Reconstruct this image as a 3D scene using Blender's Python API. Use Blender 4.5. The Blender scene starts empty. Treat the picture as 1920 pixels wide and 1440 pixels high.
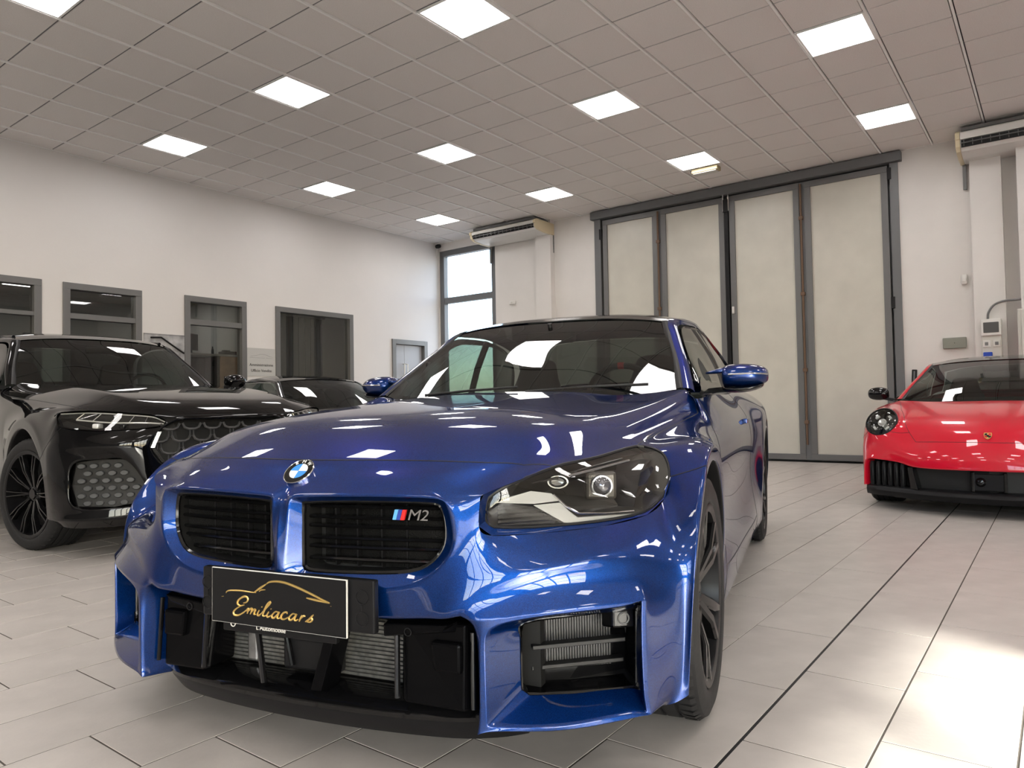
import bpy, bmesh, math, random
from mathutils import Vector, Matrix
random.seed(7)
PI = math.pi
scene = bpy.context.scene
COL = scene.collection
# ---------------------------------------------------------------- camera
CAM = Vector((-4.3097, -6.6223, 0.8878))
YAW, PITCH, ROLL, FPX = 0.6484415, 0.0296767, -0.0174238, 1352.59
fw = Vector((math.cos(YAW)*math.cos(PITCH), math.sin(YAW)*math.cos(PITCH), math.sin(PITCH)))
r0 = Vector((math.sin(YAW), -math.cos(YAW), 0)); u0 = r0.cross(fw)
rt = math.cos(ROLL)*r0 + math.sin(ROLL)*u0
up = -math.sin(ROLL)*r0 + math.cos(ROLL)*u0
cd = bpy.data.cameras.new('camera'); cam = bpy.data.objects.new('camera', cd); COL.objects.link(cam)
cam.matrix_world = Matrix(((rt.x, up.x, -fw.x, CAM.x), (rt.y, up.y, -fw.y, CAM.y), (rt.z, up.z, -fw.z, CAM.z), (0, 0, 0, 1)))
cd.sensor_width = 36.0; cd.lens = FPX/1920*36.0; cd.clip_start = 0.05; cd.clip_end = 300
scene.camera = cam
# ---------------------------------------------------------------- sky, sun, exposure
world = bpy.data.worlds.new('sky'); scene.world = world; world.use_nodes = True
wn = world.node_tree.nodes; wl = world.node_tree.links
bg = wn['Background']; sky = wn.new('ShaderNodeTexSky'); sky.sky_type = 'NISHITA'
sky.sun_disc = False; sky.sun_elevation = math.radians(30); sky.sun_rotation = math.radians(215)
sky.air_density = 1.0; sky.dust_density = 1.5
clouds = wn.new('ShaderNodeTexNoise'); clouds.inputs['Scale'].default_value = 3.2; clouds.inputs['Detail'].default_value = 6
cr = wn.new('ShaderNodeValToRGB'); cr.color_ramp.elements[0].position = 0.46; cr.color_ramp.elements[1].position = 0.62
mixc = wn.new('ShaderNodeMix'); mixc.data_type = 'RGBA'
wc = wn.new('ShaderNodeTexCoord')
wl.new(wc.outputs['Generated'], clouds.inputs['Vector']); wl.new(clouds.outputs['Fac'], cr.inputs['Fac'])
wl.new(cr.outputs['Color'], mixc.inputs['Factor']); wl.new(sky.outputs['Color'], mixc.inputs[6])
mixc.inputs[7].default_value = (4.6, 4.6, 4.7, 1)
wl.new(mixc.outputs[2], bg.inputs['Color']); bg.inputs['Strength'].default_value = SKY = 1.25
SUN_EL = math.radians(26.0)
sd = bpy.data.lights.new('sun', 'SUN'); sun = bpy.data.objects.new('sun', sd); COL.objects.link(sun)
sd.energy = 32.0; sd.angle = math.radians(2.0); sd.color = (1.0, 0.94, 0.85)
sdir = Vector((0.6*math.cos(SUN_EL), 0.8*math.cos(SUN_EL), -math.sin(SUN_EL)))
sun.rotation_euler = sdir.to_track_quat('-Z', 'Y').to_euler()
PANEL_EMIT = 14.0
vs = scene.view_settings
vs.view_transform = 'Standard'; vs.look = 'None'; vs.gamma = 1.0; vs.use_curve_mapping = False
vs.exposure = 0.30
scene.cycles.use_denoising = True
scene.cycles.max_bounces = 8; scene.cycles.diffuse_bounces = 4; scene.cycles.glossy_bounces = 4
scene.cycles.transparent_max_bounces = 14; scene.cycles.caustics_reflective = False; scene.cycles.blur_glossy = .6; scene.cycles.caustics_refractive = False
scene.cycles.sample_clamp_indirect = 4.0; scene.cycles.adaptive_threshold = .03
# ---------------------------------------------------------------- materials
MATS = {}
def mat(name, col=(.5, .5, .5), rough=.5, metal=0., coat=0., spec=None, emit=0., noise=None, bump=None, coatr=.03):
    if name in MATS: return MATS[name]
    m = bpy.data.materials.new(name); m.use_nodes = True; MATS[name] = m
    nt = m.node_tree; b = nt.nodes['Principled BSDF']
    b.inputs['Base Color'].default_value = (*col, 1); b.inputs['Roughness'].default_value = rough
    b.inputs['Metallic'].default_value = metal; b.inputs['Coat Weight'].default_value = coat; b.inputs['Coat Roughness'].default_value = coatr
    if spec is not None: b.inputs['Specular IOR Level'].default_value = spec
    if emit: b.inputs['Emission Color'].default_value = (*col, 1); b.inputs['Emission Strength'].default_value = emit
    tc = nt.nodes.new('ShaderNodeTexCoord')
    if noise:   # (scale, amount)
        n = nt.nodes.new('ShaderNodeTexNoise'); n.inputs['Scale'].default_value = noise[0]; n.inputs['Detail'].default_value = 5
        nt.links.new(tc.outputs['Object'], n.inputs['Vector'])
        r = nt.nodes.new('ShaderNodeValToRGB'); a = noise[1]
        r.color_ramp.elements[0].color = (*[c*(1-a) for c in col], 1); r.color_ramp.elements[1].color = (*[min(1, c*(1+a)) for c in col], 1)
        r.color_ramp.elements[0].position = .3; r.color_ramp.elements[1].position = .7
        nt.links.new(n.outputs['Fac'], r.inputs['Fac']); nt.links.new(r.outputs['Color'], b.inputs['Base Color'])
    if bump:    # (scale, strength)
        n = nt.nodes.new('ShaderNodeTexNoise'); n.inputs['Scale'].default_value = bump[0]; n.inputs['Detail'].default_value = 3
        nt.links.new(tc.outputs['Object'], n.inputs['Vector'])
        bp = nt.nodes.new('ShaderNodeBump'); bp.inputs['Strength'].default_value = bump[1]; bp.inputs['Distance'].default_value = .01
        nt.links.new(n.outputs['Fac'], bp.inputs['Height']); nt.links.new(bp.outputs['Normal'], b.inputs['Normal'])
    return m
def glassmat(name, tint, refl=1.45, rough=0.0):
    m = bpy.data.materials.new(name); m.use_nodes = True; MATS[name] = m; nt = m.node_tree; nt.nodes.clear()
    o = nt.nodes.new('ShaderNodeOutputMaterial'); mx = nt.nodes.new('ShaderNodeMixShader'); t = nt.nodes.new('ShaderNodeBsdfTransparent')
    g = nt.nodes.new('ShaderNodeBsdfGlossy'); t.inputs['Color'].default_value = (*tint, 1); g.inputs['Roughness'].default_value = rough
    lw = nt.nodes.new('ShaderNodeLayerWeight'); lw.inputs['Blend'].default_value = .5
    pw = nt.nodes.new('ShaderNodeMath'); pw.operation = 'POWER'; pw.inputs[1].default_value = 5; nt.links.new(lw.outputs['Facing'], pw.inputs[0])
    f0 = ((refl-1)/(refl+1))**2; ma = nt.nodes.new('ShaderNodeMath'); ma.operation = 'MULTIPLY_ADD'; ma.inputs[1].default_value = 1-f0; ma.inputs[2].default_value = f0*1.8
    nt.links.new(pw.outputs[0], ma.inputs[0]); nt.links.new(ma.outputs[0], mx.inputs[0])
    nt.links.new(t.outputs[0], mx.inputs[1]); nt.links.new(g.outputs[0], mx.inputs[2]); nt.links.new(mx.outputs[0], o.inputs[0])
    return m
def flake(name, col, col2):
    m = mat(name, col, .36, .8, 1.0, coatr=.012); nt = m.node_tree; b = nt.nodes['Principled BSDF']
    tc = nt.nodes.new('ShaderNodeTexCoord'); v = nt.nodes.new('ShaderNodeTexVoronoi'); v.inputs['Scale'].default_value = 900
    nt.links.new(tc.outputs['Object'], v.inputs['Vector'])
    mx = nt.nodes.new('ShaderNodeMix'); mx.data_type = 'RGBA'; mx.inputs[6].default_value = (*col, 1); mx.inputs[7].default_value = (*col2, 1)
    sp = nt.nodes.new('ShaderNodeSeparateColor'); nt.links.new(v.outputs['Color'], sp.inputs[0]); nt.links.new(sp.outputs[0], mx.inputs['Factor'])
    b.inputs['Specular Tint'].default_value = (col2[0]*.8, col2[1]*.8, col2[2]*.8, 1)
    nt.links.new(mx.outputs[2], b.inputs['Base Color']); return m
M_wall = mat('wall_plaster', (.74, .72, .71), .75, noise=(.8, .03), bump=(14, .12))
M_walldark = mat('wall_grey_paint', (.36, .355, .35), .7, noise=(1, .05))
M_wallback = mat('wall_concrete', (.76, .735, .71), .7, noise=(1.5, .04), bump=(9, .25))
M_ceil = mat('ceiling_tile_mat', (.82, .785, .765), .8, noise=(120, .05), bump=(160, .15))
M_rail = mat('ceiling_rail_white', (.97, .965, .95), .35)
M_panel = mat('light_panel', (1, .96, .935), .4, emit=PANEL_EMIT)
M_office_fill = mat('added_office_glow', (1, .96, .92), .4, emit=6.)  # glow of the unseen lamps added to the office
M_grey = mat('grey_aluminium', (.165, .165, .165), .4, .2)
M_grey2 = mat('grey_painted_steel', (.155, .16, .165), .45, .2)
M_doorpan = mat('door_panel_cream', (.62, .60, .53), .35, noise=(3, .05))
M_tile = mat('floor_tile_mat', (.485, .45, .42), .36, noise=(5, .10), bump=(60, .05))
M_grout = mat('floor_grout', (.10, .09, .08), .85, spec=.1)
M_blackp = mat('black_plastic', (.008, .008, .009), .45, spec=.3)
M_blackg = mat('black_gloss', (.004, .004, .0045), .10, spec=.45)
M_blackd = mat('black_satin', (.0025, .0025, .003), .22, spec=.07)
M_rubber = mat('tyre_rubber', (.018, .018, .019), .6, bump=(40, .1), spec=.25)
M_chrome = mat('chrome', (.75, .75, .76), .12, 1.)
M_alu = mat('raw_aluminium', (.42, .42, .42), .4, .9, noise=(30, .3))
M_white = mat('white_plastic', (.78, .77, .74), .4)
M_cream = mat('cream_plastic', (.72, .62, .42), .45)
M_blue = flake('blue_metallic_paint', (.0015, .017, .105), (.004, .044, .225))
M_blackpaint = mat('black_paint', (.002, .002, .0024), .025, spec=.36)
M_redpaint = mat('red_paint', (.60, .006, .026), .3, spec=.15, coat=1., coatr=.012)
M_darkpaint = mat('dark_grey_paint', (.02, .019, .019), .25, .3, spec=.2, coat=1., coatr=.015)
M_carglass = glassmat('tinted_glass', (.24, .28, .26), 1.52)
M_clear = glassmat('lamp_lens', (.80, .80, .78), 1.45)
M_pane = glassmat('window_pane', (.92, .94, .94), 1.5)
M_officeglass = glassmat('office_glass', (.72, .73, .72), 1.5)
M_int = mat('interior_black', (.02, .02, .02), .7)
M_seat = mat('seat_leather', (.035, .033, .032), .5)
M_gold = mat('gold_print', (.83, .58, .20), .3, .8)
M_plate = mat('plate_black', (.008, .008, .009), .38, spec=.18)
M_red = mat('red_mark', (.7, .02, .02), .4)
M_ltblue = mat('light_blue_mark', (.12, .42, .80), .35)
M_navy = mat('navy_mark', (.02, .05, .32), .35)
# ---------------------------------------------------------------- mesh helpers
def obj(name, verts, faces, m, parent=None, smooth=False, mw=None, mats=None):
    me = bpy.data.meshes.new(name); me.from_pydata([tuple(v) for v in verts], [], faces); me.update()
    if smooth:
        me.polygons.foreach_set('use_smooth', [True]*len(me.polygons))
    if m: me.materials.append(m)
    o = bpy.data.objects.new(name, me); COL.objects.link(o)
    if parent: o.parent = parent
    if mw is not None: o.matrix_world = mw
    return o
def inst(src, parent=None, loc=None, rot=None, scale=None):
    o = src.copy(); COL.objects.link(o); o.parent = parent if parent else src.parent
    if loc is not None: o.location = loc
    if rot is not None: o.rotation_euler = rot
    if scale is not None: o.scale = scale
    return o
def tag(o, label=None, cat=None, group=None, kind=None):
    if label: o['label'] = label
    if cat: o['category'] = cat
    if group: o['group'] = group
    if kind: o['kind'] = kind
    return o
def empty(name, loc=(0, 0, 0), rz=0):
    o = bpy.data.objects.new(name, None); COL.objects.link(o); o.location = loc; o.rotation_euler = (0, 0, rz); o.empty_display_size = .2
    return o
class MB:
    def __init__(s): s.v = []; s.f = []
    def add(s, vs, fs):
        n = len(s.v); s.v += [Vector(v) for v in vs]; s.f += [[i+n for i in f] for f in fs]; return s
    def box(s, x0, x1, y0, y1, z0, z1):
        return s.add([(x0,y0,z0),(x1,y0,z0),(x1,y1,z0),(x0,y1,z0),(x0,y0,z1),(x1,y0,z1),(x1,y1,z1),(x0,y1,z1)],
                     [(3,2,1,0),(4,5,6,7),(0,1,5,4),(1,2,6,5),(2,3,7,6),(3,0,4,7)])
    def cbox(s, x0, x1, y0, y1, z0, z1, c=.004):   # box with chamfered edges along every side
        b = bmesh.new(); bmesh.ops.create_cube(b, size=1)
        for v in b.verts: v.co = Vector((x0+(v.co.x+.5)*(x1-x0), y0+(v.co.y+.5)*(y1-y0), z0+(v.co.z+.5)*(z1-z0)))
        bmesh.ops.bevel(b, geom=list(b.edges), offset=c, segments=2, affect='EDGES', profile=.5)
        b.verts.index_update(); s.add([v.co.copy() for v in b.verts], [[v.index for v in f.verts] for f in b.faces]); b.free(); return s
    def tube(s, pts, r, n=8, cap=True, closed=False):
        pts = [Vector(p) for p in pts]; rr = r if isinstance(r, (list, tuple)) else [r]*len(pts); rings = []
        up = None
        for i, p in enumerate(pts):
            a = pts[i-1] if (i > 0 or closed) else p; b = pts[(i+1) % len(pts)] if (i < len(pts)-1 or closed) else p
            t = (b-a).normalized()
            if up is None: up = t.orthogonal().normalized()
            else: up = (up - t*up.dot(t)).normalized()
            w = t.cross(up); rings.append([p + (up*math.cos(2*PI*k/n) + w*math.sin(2*PI*k/n))*rr[i] for k in range(n)])
        base = len(s.v); s.v += [q for g in rings for q in g]; m = len(rings)
        for i in range(m if closed else m-1):
            j = (i+1) % m
            for k in range(n): s.f.append([base+i*n+k, base+i*n+(k+1) % n, base+j*n+(k+1) % n, base+j*n+k])
        if cap and not closed:
            s.f.append([base+k for k in reversed(range(n))]); s.f.append([base+(m-1)*n+k for k in range(n)])
        return s
    def loft(s, loops, closed=True, cap0=False, cap1=False):
        n = len(loops[0]); base = len(s.v); s.v += [Vector(q) for g in loops for q in g]
        for i in range(len(loops)-1):
            for k in range(n if closed else n-1):
                s.f.append([base+i*n+k, base+i*n+(k+1) % n, base+(i+1)*n+(k+1) % n, base+(i+1)*n+k])
        if cap0: s.f.append([base+k for k in reversed(range(n))])
        if cap1: s.f.append([base+(len(loops)-1)*n+k for k in range(n)])
        return s
    def lathe(s, prof, n=48, axis='y'):    # prof: (radius, offset along axis)
        loops = []
        for r, h in prof:
            L = []
            for k in range(n):
                a = 2*PI*k/n
                L.append((r*math.cos(a), h, r*math.sin(a)) if axis == 'y' else (r*math.cos(a), r*math.sin(a), h))
            loops.append(L)
        return s.loft(loops)
    def prism(s, pts, axis, a, b):       # outline in two coordinates, extruded along the third
        n = len(pts)
        def P(u, v, w): return {'x': (w, u, v), 'y': (u, w, v), 'z': (u, v, w)}[axis]
        return s.add([P(u, v, a) for u, v in pts]+[P(u, v, b) for u, v in pts],
                     [list(range(n))[::-1], list(range(n, 2*n))]+[[i, (i+1) % n, n+(i+1) % n, n+i] for i in range(n)])
    def build(s, name, m, parent=None, smooth=False, fix=True, bevel=0, sub=0):
        o = obj(name, s.v, s.f, m, parent, smooth)
        if fix:
            b = bmesh.new(); b.from_mesh(o.data); bmesh.ops.recalc_face_normals(b, faces=b.faces[:]); b.to_mesh(o.data); b.free()
        if bevel:
            md = o.modifiers.new('bevel', 'BEVEL'); md.width = bevel; md.segments = 2; md.limit_method = 'ANGLE'
        if sub:
            md = o.modifiers.new('sub', 'SUBSURF'); md.levels = md.render_levels = sub
        if smooth and not sub: sharp(o)
        return o
def sharp(o, ang=38):
    me = o.data; b = bmesh.new(); b.from_mesh(me)
    for e in b.edges:
        e.smooth = not (len(e.link_faces) == 2 and e.calc_face_angle(0) > math.radians(ang))
    b.to_mesh(me); b.free()
def crom(p0, p1, p2, p3, t):
    return .5*((2*p1)+(p2-p0)*t+(2*p0-5*p1+4*p2-p3)*t*t+(3*p1-p0-3*p2+p3)*t**3)
def spline(P, n):
    P = [Vector(p) for p in P]; out = []
    for i in range(len(P)-1):
        a = P[i-1] if i > 0 else 2*P[0]-P[1]; d = P[i+2] if i+2 < len(P) else 2*P[-1]-P[-2]
        for k in range(n): out.append(crom(a, P[i], P[i+1], d, k/n))
    out.append(P[-1]); return out
def surf(rows, n=6, m=6):     # interpolating grid surface
    R = [spline(r, n) for r in rows]; cols = list(zip(*R)); Cc = [spline(c, m) for c in cols]
    W = len(Cc); H = len(Cc[0]); vs = [Cc[i][j] for j in range(H) for i in range(W)]
    fs = [[j*W+i, j*W+i+1, (j+1)*W+i+1, (j+1)*W+i] for j in range(H-1) for i in range(W-1)]
    return vs, fs
def mir(rows): return [[(x, -y, z) for x, y, z in reversed(r)] + list(r)[1:] if abs(r[0][1]) < 1e-6 else r for r in rows]
def text_mesh(txt, size, name, m, parent, mw, ext=.001, align='CENTER', shear=0, space=1.):
    c = bpy.data.curves.new(name, 'FONT'); c.body = txt; c.size = size; c.extrude = ext; c.align_x = align; c.align_y = 'CENTER'; c.shear = shear; c.space_character = space; c.resolution_u = 3
    t = bpy.data.objects.new('tmp', c); COL.objects.link(t); dg = bpy.context.evaluated_depsgraph_get(); dg.update()
    me = bpy.data.meshes.new_from_object(t.evaluated_get(dg)); bpy.data.objects.remove(t); bpy.data.curves.remove(c)
    me.name = name; me.materials.clear(); me.materials.append(m); o = bpy.data.objects.new(name, me); COL.objects.link(o)
    if parent: o.parent = parent
    o.matrix_local = mw; return o
# subdivision cage: verts lie ON the surface; faces carry a panel name
def cage(V, F, creases, level=3, fit=4, mirror=True):
    names = list(V); idx = {}; co = []
    def vid(n, side):
        y = V[n][1]; key = (n, 0 if abs(y) < 1e-5 else side)
        if key not in idx:
            idx[key] = len(co); x, y, z = V[n]; co.append(Vector((x, y if side == 0 or abs(y) < 1e-5 else -y, z)))
        return idx[key]
    faces = []; grp = []; gnames = []
    for side in ((0, 1) if mirror else (0,)):
        for g, ns in F:
            f = [vid(n, side) for n in ns]
            if side: f.reverse()
            gn = g if not g.endswith('*') else g[:-1] + ('|L' if side == 0 else '|R')
            if gn not in gnames: gnames.append(gn)
            faces.append(f); grp.append(gnames.index(gn))
    me = bpy.data.meshes.new('cage'); me.from_pydata(co, [], faces); me.update()
    for i in range(len(gnames)): me.materials.append(None)
    me.polygons.foreach_set('material_index', grp)
    b = bmesh.new(); b.from_mesh(me); bmesh.ops.recalc_face_normals(b, faces=b.faces[:])
    lay = b.edges.layers.float.get('crease_edge') or b.edges.layers.float.new('crease_edge'); b.verts.ensure_lookup_table()
    for (a, c), w in creases.items():
        for side in ((0, 1) if mirror else (0,)):
            try: e = b.edges.get((b.verts[vid(a, side)], b.verts[vid(c, side)]))
            except Exception: e = None
            if e: e[lay] = w
    b.to_mesh(me); b.free()
    o = bpy.data.objects.new('cage', me); COL.objects.link(o)
    md = o.modifiers.new('s', 'SUBSURF'); md.boundary_smooth = 'PRESERVE_CORNERS'
    md.levels = 2; N = len(co); tgt = [v.copy() for v in co]; cur = [v.copy() for v in co]
    for it in range(fit):
        dg = bpy.context.evaluated_depsgraph_get(); ev = o.evaluated_get(dg).data
        for i in range(N): cur[i] += .75*(tgt[i]-ev.vertices[i].co)
        me.vertices.foreach_set('co', [c for v in cur for c in v]); me.update()
    md.levels = level
    dg = bpy.context.evaluated_depsgraph_get(); ev = bpy.data.meshes.new_from_object(o.evaluated_get(dg))
    bpy.data.objects.remove(o); bpy.data.meshes.remove(me)
    return ev, gnames
def panels(ev, gnames, root, spec, gapmat, gapw=.0035, nogap=()):
    """split an evaluated cage into panel objects; spec: group -> (name, material). Shut lines become thin dark strips."""
    ev.update(); nrm = [v.normal.copy() for v in ev.vertices]; out = {}
    bym = {}
    for p in ev.polygons: bym.setdefault(p.material_index, []).append(p)
    for gi, ps in bym.items():
        g = gnames[gi]; base = g.split('|')[0]; nm, m = spec[base]
        used = {}; vs = []; ns = []; fs = []
        for p in ps:
            f = []
            for v in p.vertices:
                if v not in used: used[v] = len(vs); vs.append(ev.vertices[v].co.copy()); ns.append(nrm[v])
                f.append(used[v])
            fs.append(f)
        o = obj(nm, vs, fs, m, root, True); o.data.normals_split_custom_set_from_vertices([tuple(n) for n in ns]); out[g] = o
    em = {}
    for p in ev.polygons:
        vv = list(p.vertices)
        for i in range(len(vv)): em.setdefault(tuple(sorted((vv[i], vv[(i+1) % len(vv)]))), []).append(p)
    gaps = []
    for (a, b), ps in em.items():
        if len(ps) == 2 and ps[0].material_index != ps[1].material_index:
            g1, g2 = gnames[ps[0].material_index].split('|')[0], gnames[ps[1].material_index].split('|')[0]
            if g1 in nogap or g2 in nogap or g1 == g2: continue
            gaps.append((a, b))
    comp = {}
    def find(i):
        while comp.setdefault(i, i) != i: i = comp[i]
        return i
    for a, b in gaps: comp[find(a)] = find(b)
    sets = {}
    for a, b in gaps: sets.setdefault(find(a), []).append((a, b))
    for es in sets.values():
        gap = MB()
        for a, b in es:
            A, B = ev.vertices[a].co, ev.vertices[b].co; d = (B-A); n = (nrm[a]+nrm[b]).normalized(); w = n.cross(d).normalized()*gapw/2; e = d*.06
            up_ = n*.0007; dn = -n*.002
            gap.add([A-e-w+dn, A-e+w+dn, B+e+w+dn, B+e-w+dn, A-e-w+up_, A-e+w+up_, B+e+w+up_, B+e-w+up_],
                    [(4,5,6,7),(0,1,5,4),(2,3,7,6),(1,2,6,5),(3,0,4,7)])
        o = gap.build('panel_gap', gapmat, root, fix=False)
        b_ = bmesh.new(); b_.from_mesh(o.data); bmesh.ops.remove_doubles(b_, verts=b_.verts[:], dist=.0016); b_.to_mesh(o.data); b_.free()
    bpy.data.meshes.remove(ev); return out
def ring(names, w, closed=True):
    d = {}
    for i in range(len(names) if closed else len(names)-1): d[(names[i], names[(i+1) % len(names)])] = w
    return d
# ================================================================ ROOM
XB, YL, XF, YR, ZC = 6.53, 3.43, -10.0, -12.0, 4.215
def pix(p):
    d = Vector(p)-CAM; z = d.dot(fw)
    if z < .2: return None
    return (960+FPX*d.dot(rt)/z, 720-FPX*d.dot(up)/z, z)
def inview(p, m=60):
    q = pix(p); return q is not None and -m < q[0] < 1920+m and -m < q[1] < 1440+m
# floor ------------------------------------------------------------
fl = tag(MB().box(XF, XB+.3, YR, YL+.3, -.12, -.0016).build('floor', M_grout), kind='structure')
PX, PY, Y0 = .597, .2925, -5.93
cells = []
for k in range(int((YR-Y0)/PY)-1, int((YL-Y0)/PY)+2):
    ox = -2.423+.398*(k+1)
    i0 = math.floor((XF-ox)/PX)
    for i in range(i0, i0+32):
        x = ox+i*PX; y = Y0+k*PY
        if x < XF-.01 or x > XB-.02 or y < YR or y > YL-.02: continue
        cells.append((x, y, k))
def tile_mesh(w, h, m, name, g=.0028, t=.006, c=.0007, gy=None):
    vs = []; fs = []; gy = g if gy is None else gy
    for (d, z) in ((0, -t), (0, -c), (c, 0)):
        vs += [(g+d, gy+d, z), (w-g-d, gy+d, z), (w-g-d, h-gy-d, z), (g+d, h-gy-d, z)]
    for l in (0, 4):
        for a in range(4): fs.append([l+a, l+(a+1) % 4, l+4+(a+1) % 4, l+4+a])
    fs.append([8, 9, 10, 11]); me = bpy.data.meshes.new(name); me.from_pydata(vs, [], fs); me.update(); me.materials.append(m); return me
tm = tile_mesh(PX, PY, M_tile, 'floor_tile')
def size_key(c):
    q = pix((c[0]+PX/2, c[1]+PY/2, 0)); return q[2] if q and inview((c[0]+PX/2, c[1]+PY/2, 0)) else 999
vis = sorted(cells, key=size_key); near = [c for c in vis[:300] if size_key(c) < 900]; rest = vis[len(near):]
for x, y, k in near:
    o = bpy.data.objects.new('floor_tile', tm); COL.objects.link(o); o.parent = fl
    gap = .003 if k in (0, ) else 0
    o.location = (x, y+gap, random.uniform(-.0004, .0004)); o.scale = (min(PX, XB-x)/PX, min(PY, YL-y)/PY, 1); o.rotation_euler = (random.uniform(-.0006, .0006), random.uniform(-.0006, .0006), 0)
rb = MB(); base = [tuple(v.co) for v in tm.vertices]; bf = [list(p.vertices) for p in tm.polygons]
for x, y, k in rest: rb.add([(a*min(PX, XB-x)/PX+x, b*min(PY, YL-y)/PY+y, c) for a, b, c in base], bf)
o = rb.build('floor_tile_field', M_tile, fl, fix=False); o['kind'] = 'stuff'
# the dark expansion joint strip between two rows of tiles
MB().box(XF, XB, Y0-.0048, Y0+.0058, -.004, -.0009).build('expansion_joint', M_blackp, fl)
# ceiling ------------------------------------------------------------
ce = tag(MB().box(XF, XB+.3, YR, YL+.3, ZC+.035, ZC+.15).build('ceiling', M_blackp), kind='structure')
LIGHTS = [(u, v) for u in (-12, -8, -4, 0, 4, 8) for v in (-4, 0, 4, 8, 12, 16)]
LS = set(LIGHTS)
ctm = tile_mesh(.6, .6, M_ceil, 'ceiling_tile', g=.0075, t=.03, c=.002, gy=.019); ctm.flip_normals()
for v in ctm.vertices: v.co.z = -v.co.z
ct = []
for u in range(-17, 11):
    for v in range(-6, 20):
        if (u, v) in LS: continue
        x, y = .6*u, -.6*(v+1)
        if x < XF-.6 or y < YR-.6: continue
        ct.append((x, y))
def ckey(c):
    q = pix((c[0]+.3, c[1]+.3, ZC)); return q[2] if q and inview((c[0]+.3, c[1]+.3, ZC), 150) else 999
ct.sort(key=ckey); nearc = [c for c in ct[:300] if ckey(c) < 900]; restc = ct[len(nearc):]
def ctile(x, y):
    # tiles along the walls are cut to fit
    x1 = min(x+.6, XB); y1 = min(y+.6, YL); return x1-x, y1-y
for x, y in nearc:
    w, h = ctile(x, y)
    o = bpy.data.objects.new('ceiling_tile', ctm); COL.objects.link(o); o.parent = ce
    o.location = (x, y, ZC+random.uniform(0, .0012)); o.scale = (w/.6, h/.6, 1)
rb = MB(); base = [tuple(v.co) for v in ctm.vertices]; bf = [list(p.vertices) for p in ctm.polygons]
for x, y in restc:
    w, h = ctile(x, y); rb.add([(a*w/.6+x, b*h/.6+y, c+ZC) for a, b, c in base], bf)
o = rb.build('ceiling_tile_field', M_ceil, ce, fix=False); o['kind'] = 'stuff'
for v in range(-6, 21):
    y = -.6*v
    if YR < y < YL: MB().box(XF, XB, y-.010, y+.010, ZC-.010, ZC+.012).build('ceiling_rail', M_rail, ce)
for u in range(-17, 12):
    x = .6*u
    if XF < x < XB: MB().box(x-.012, x+.012, YR, YL, ZC+.008, ZC+.016).build('cross_rail', M_grey2, ce)
MB().box(XF, XB, YL-.022, YL, ZC-.001, ZC+.012).build('edge_rail', M_rail, ce)
MB().box(XB-.022, XB, YR, YL, ZC-.001, ZC+.012).build('edge_rail', M_rail, ce)
ORD = ['first', 'second', 'third', 'fourth', 'fifth', 'sixth']
us = sorted({u for u, v in LIGHTS}, reverse=True); vvs = sorted({v for u, v in LIGHTS})
fr = MB()
for a, b, c, d in ((.012, .588, .012, .03), (.012, .588, .57, .588), (.012, .03, .03, .57), (.57, .588, .03, .57)): fr.box(a, b, c, d, -.006, .01)
for n, (u, v) in enumerate(LIGHTS):
    e = empty('ceiling_light', (.6*u, -.6*(v+1), ZC))
    tag(e, 'square ceiling panel, %s from the folding-door wall, %s row from the offices' % (ORD[us.index(u)], ORD[vvs.index(v)]), 'light', 'square light panels in the ceiling')
    if n == 0:
        f0 = fr.build('frame', M_rail, e); d0 = MB().box(.03, .57, .03, .57, 0, .008).build('diffuser', M_panel, e)
    else: inst(f0, e); inst(d0, e)
# walls ---------------------------------------------------------------
def wall(name, axis, p0, p1, a0, a1, holes, m, z0=0, z1=ZC+.05):
    """wall slab along x ('x', slab in y from p0 to p1) or along y, with rectangular holes (a,b,za,zb)"""
    mb = MB(); xs = sorted({a0, a1, *[h[0] for h in holes], *[h[1] for h in holes]})
    for i in range(len(xs)-1):
        c = (xs[i]+xs[i+1])/2; zz = [z0]
        for h in sorted([h for h in holes if h[0] < c < h[1]], key=lambda h: h[2]): zz += [h[2], h[3]]
        zz.append(z1)
        for j in range(0, len(zz), 2):
            if zz[j+1]-zz[j] > 1e-4:
                if axis == 'x': mb.box(xs[i], xs[i+1], p0, p1, zz[j], zz[j+1])
                else: mb.box(p0, p1, xs[i], xs[i+1], zz[j], zz[j+1])
    return tag(mb.build(name, m), kind='structure')
WL = [(-2.25, -.71, .85, 2.56), (-.47, .52, .85, 2.56), (1.13, 2.13, .02, 2.57), (2.65, 4.26, .02, 2.56), (5.20, 6.15, .0, 2.19)]
wall('wall_left', 'x', YL, YL+.2, XF, XB+.2, WL, M_wall)
BW = [(1.95, 3.41, .95, 4.06), (-4.97, -.28, 0, 4.2)]
wall('wall_back', 'y', XB, XB+.25, YR, YL+.2, BW, M_wallback)
RW = [(-9.8, -5.435, .25, 3.68)]
wall('wall_right', 'x', YR-.25, YR, XF, XB+.25, RW, M_walldark)
FW = [(-11.6, -7.6, .9, 3.75)]
wall('wall_front', 'y', XF-.25, XF, YR, YL+.2, FW, M_walldark)
def frame_rect(mb, axis, p0, p1, a, b, z0, z1, w):
    for (c, d, e, f) in ((a, b, z1-w, z1), (a, b, z0, z0+w), (a, a+w, z0+w, z1-w), (b-w, b, z0+w, z1-w)):
        if axis == 'x': mb.box(c, d, p0, p1, e, f)
        else: mb.box(p0, p1, c, d, e, f)
    return mb
WN = 1
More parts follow.
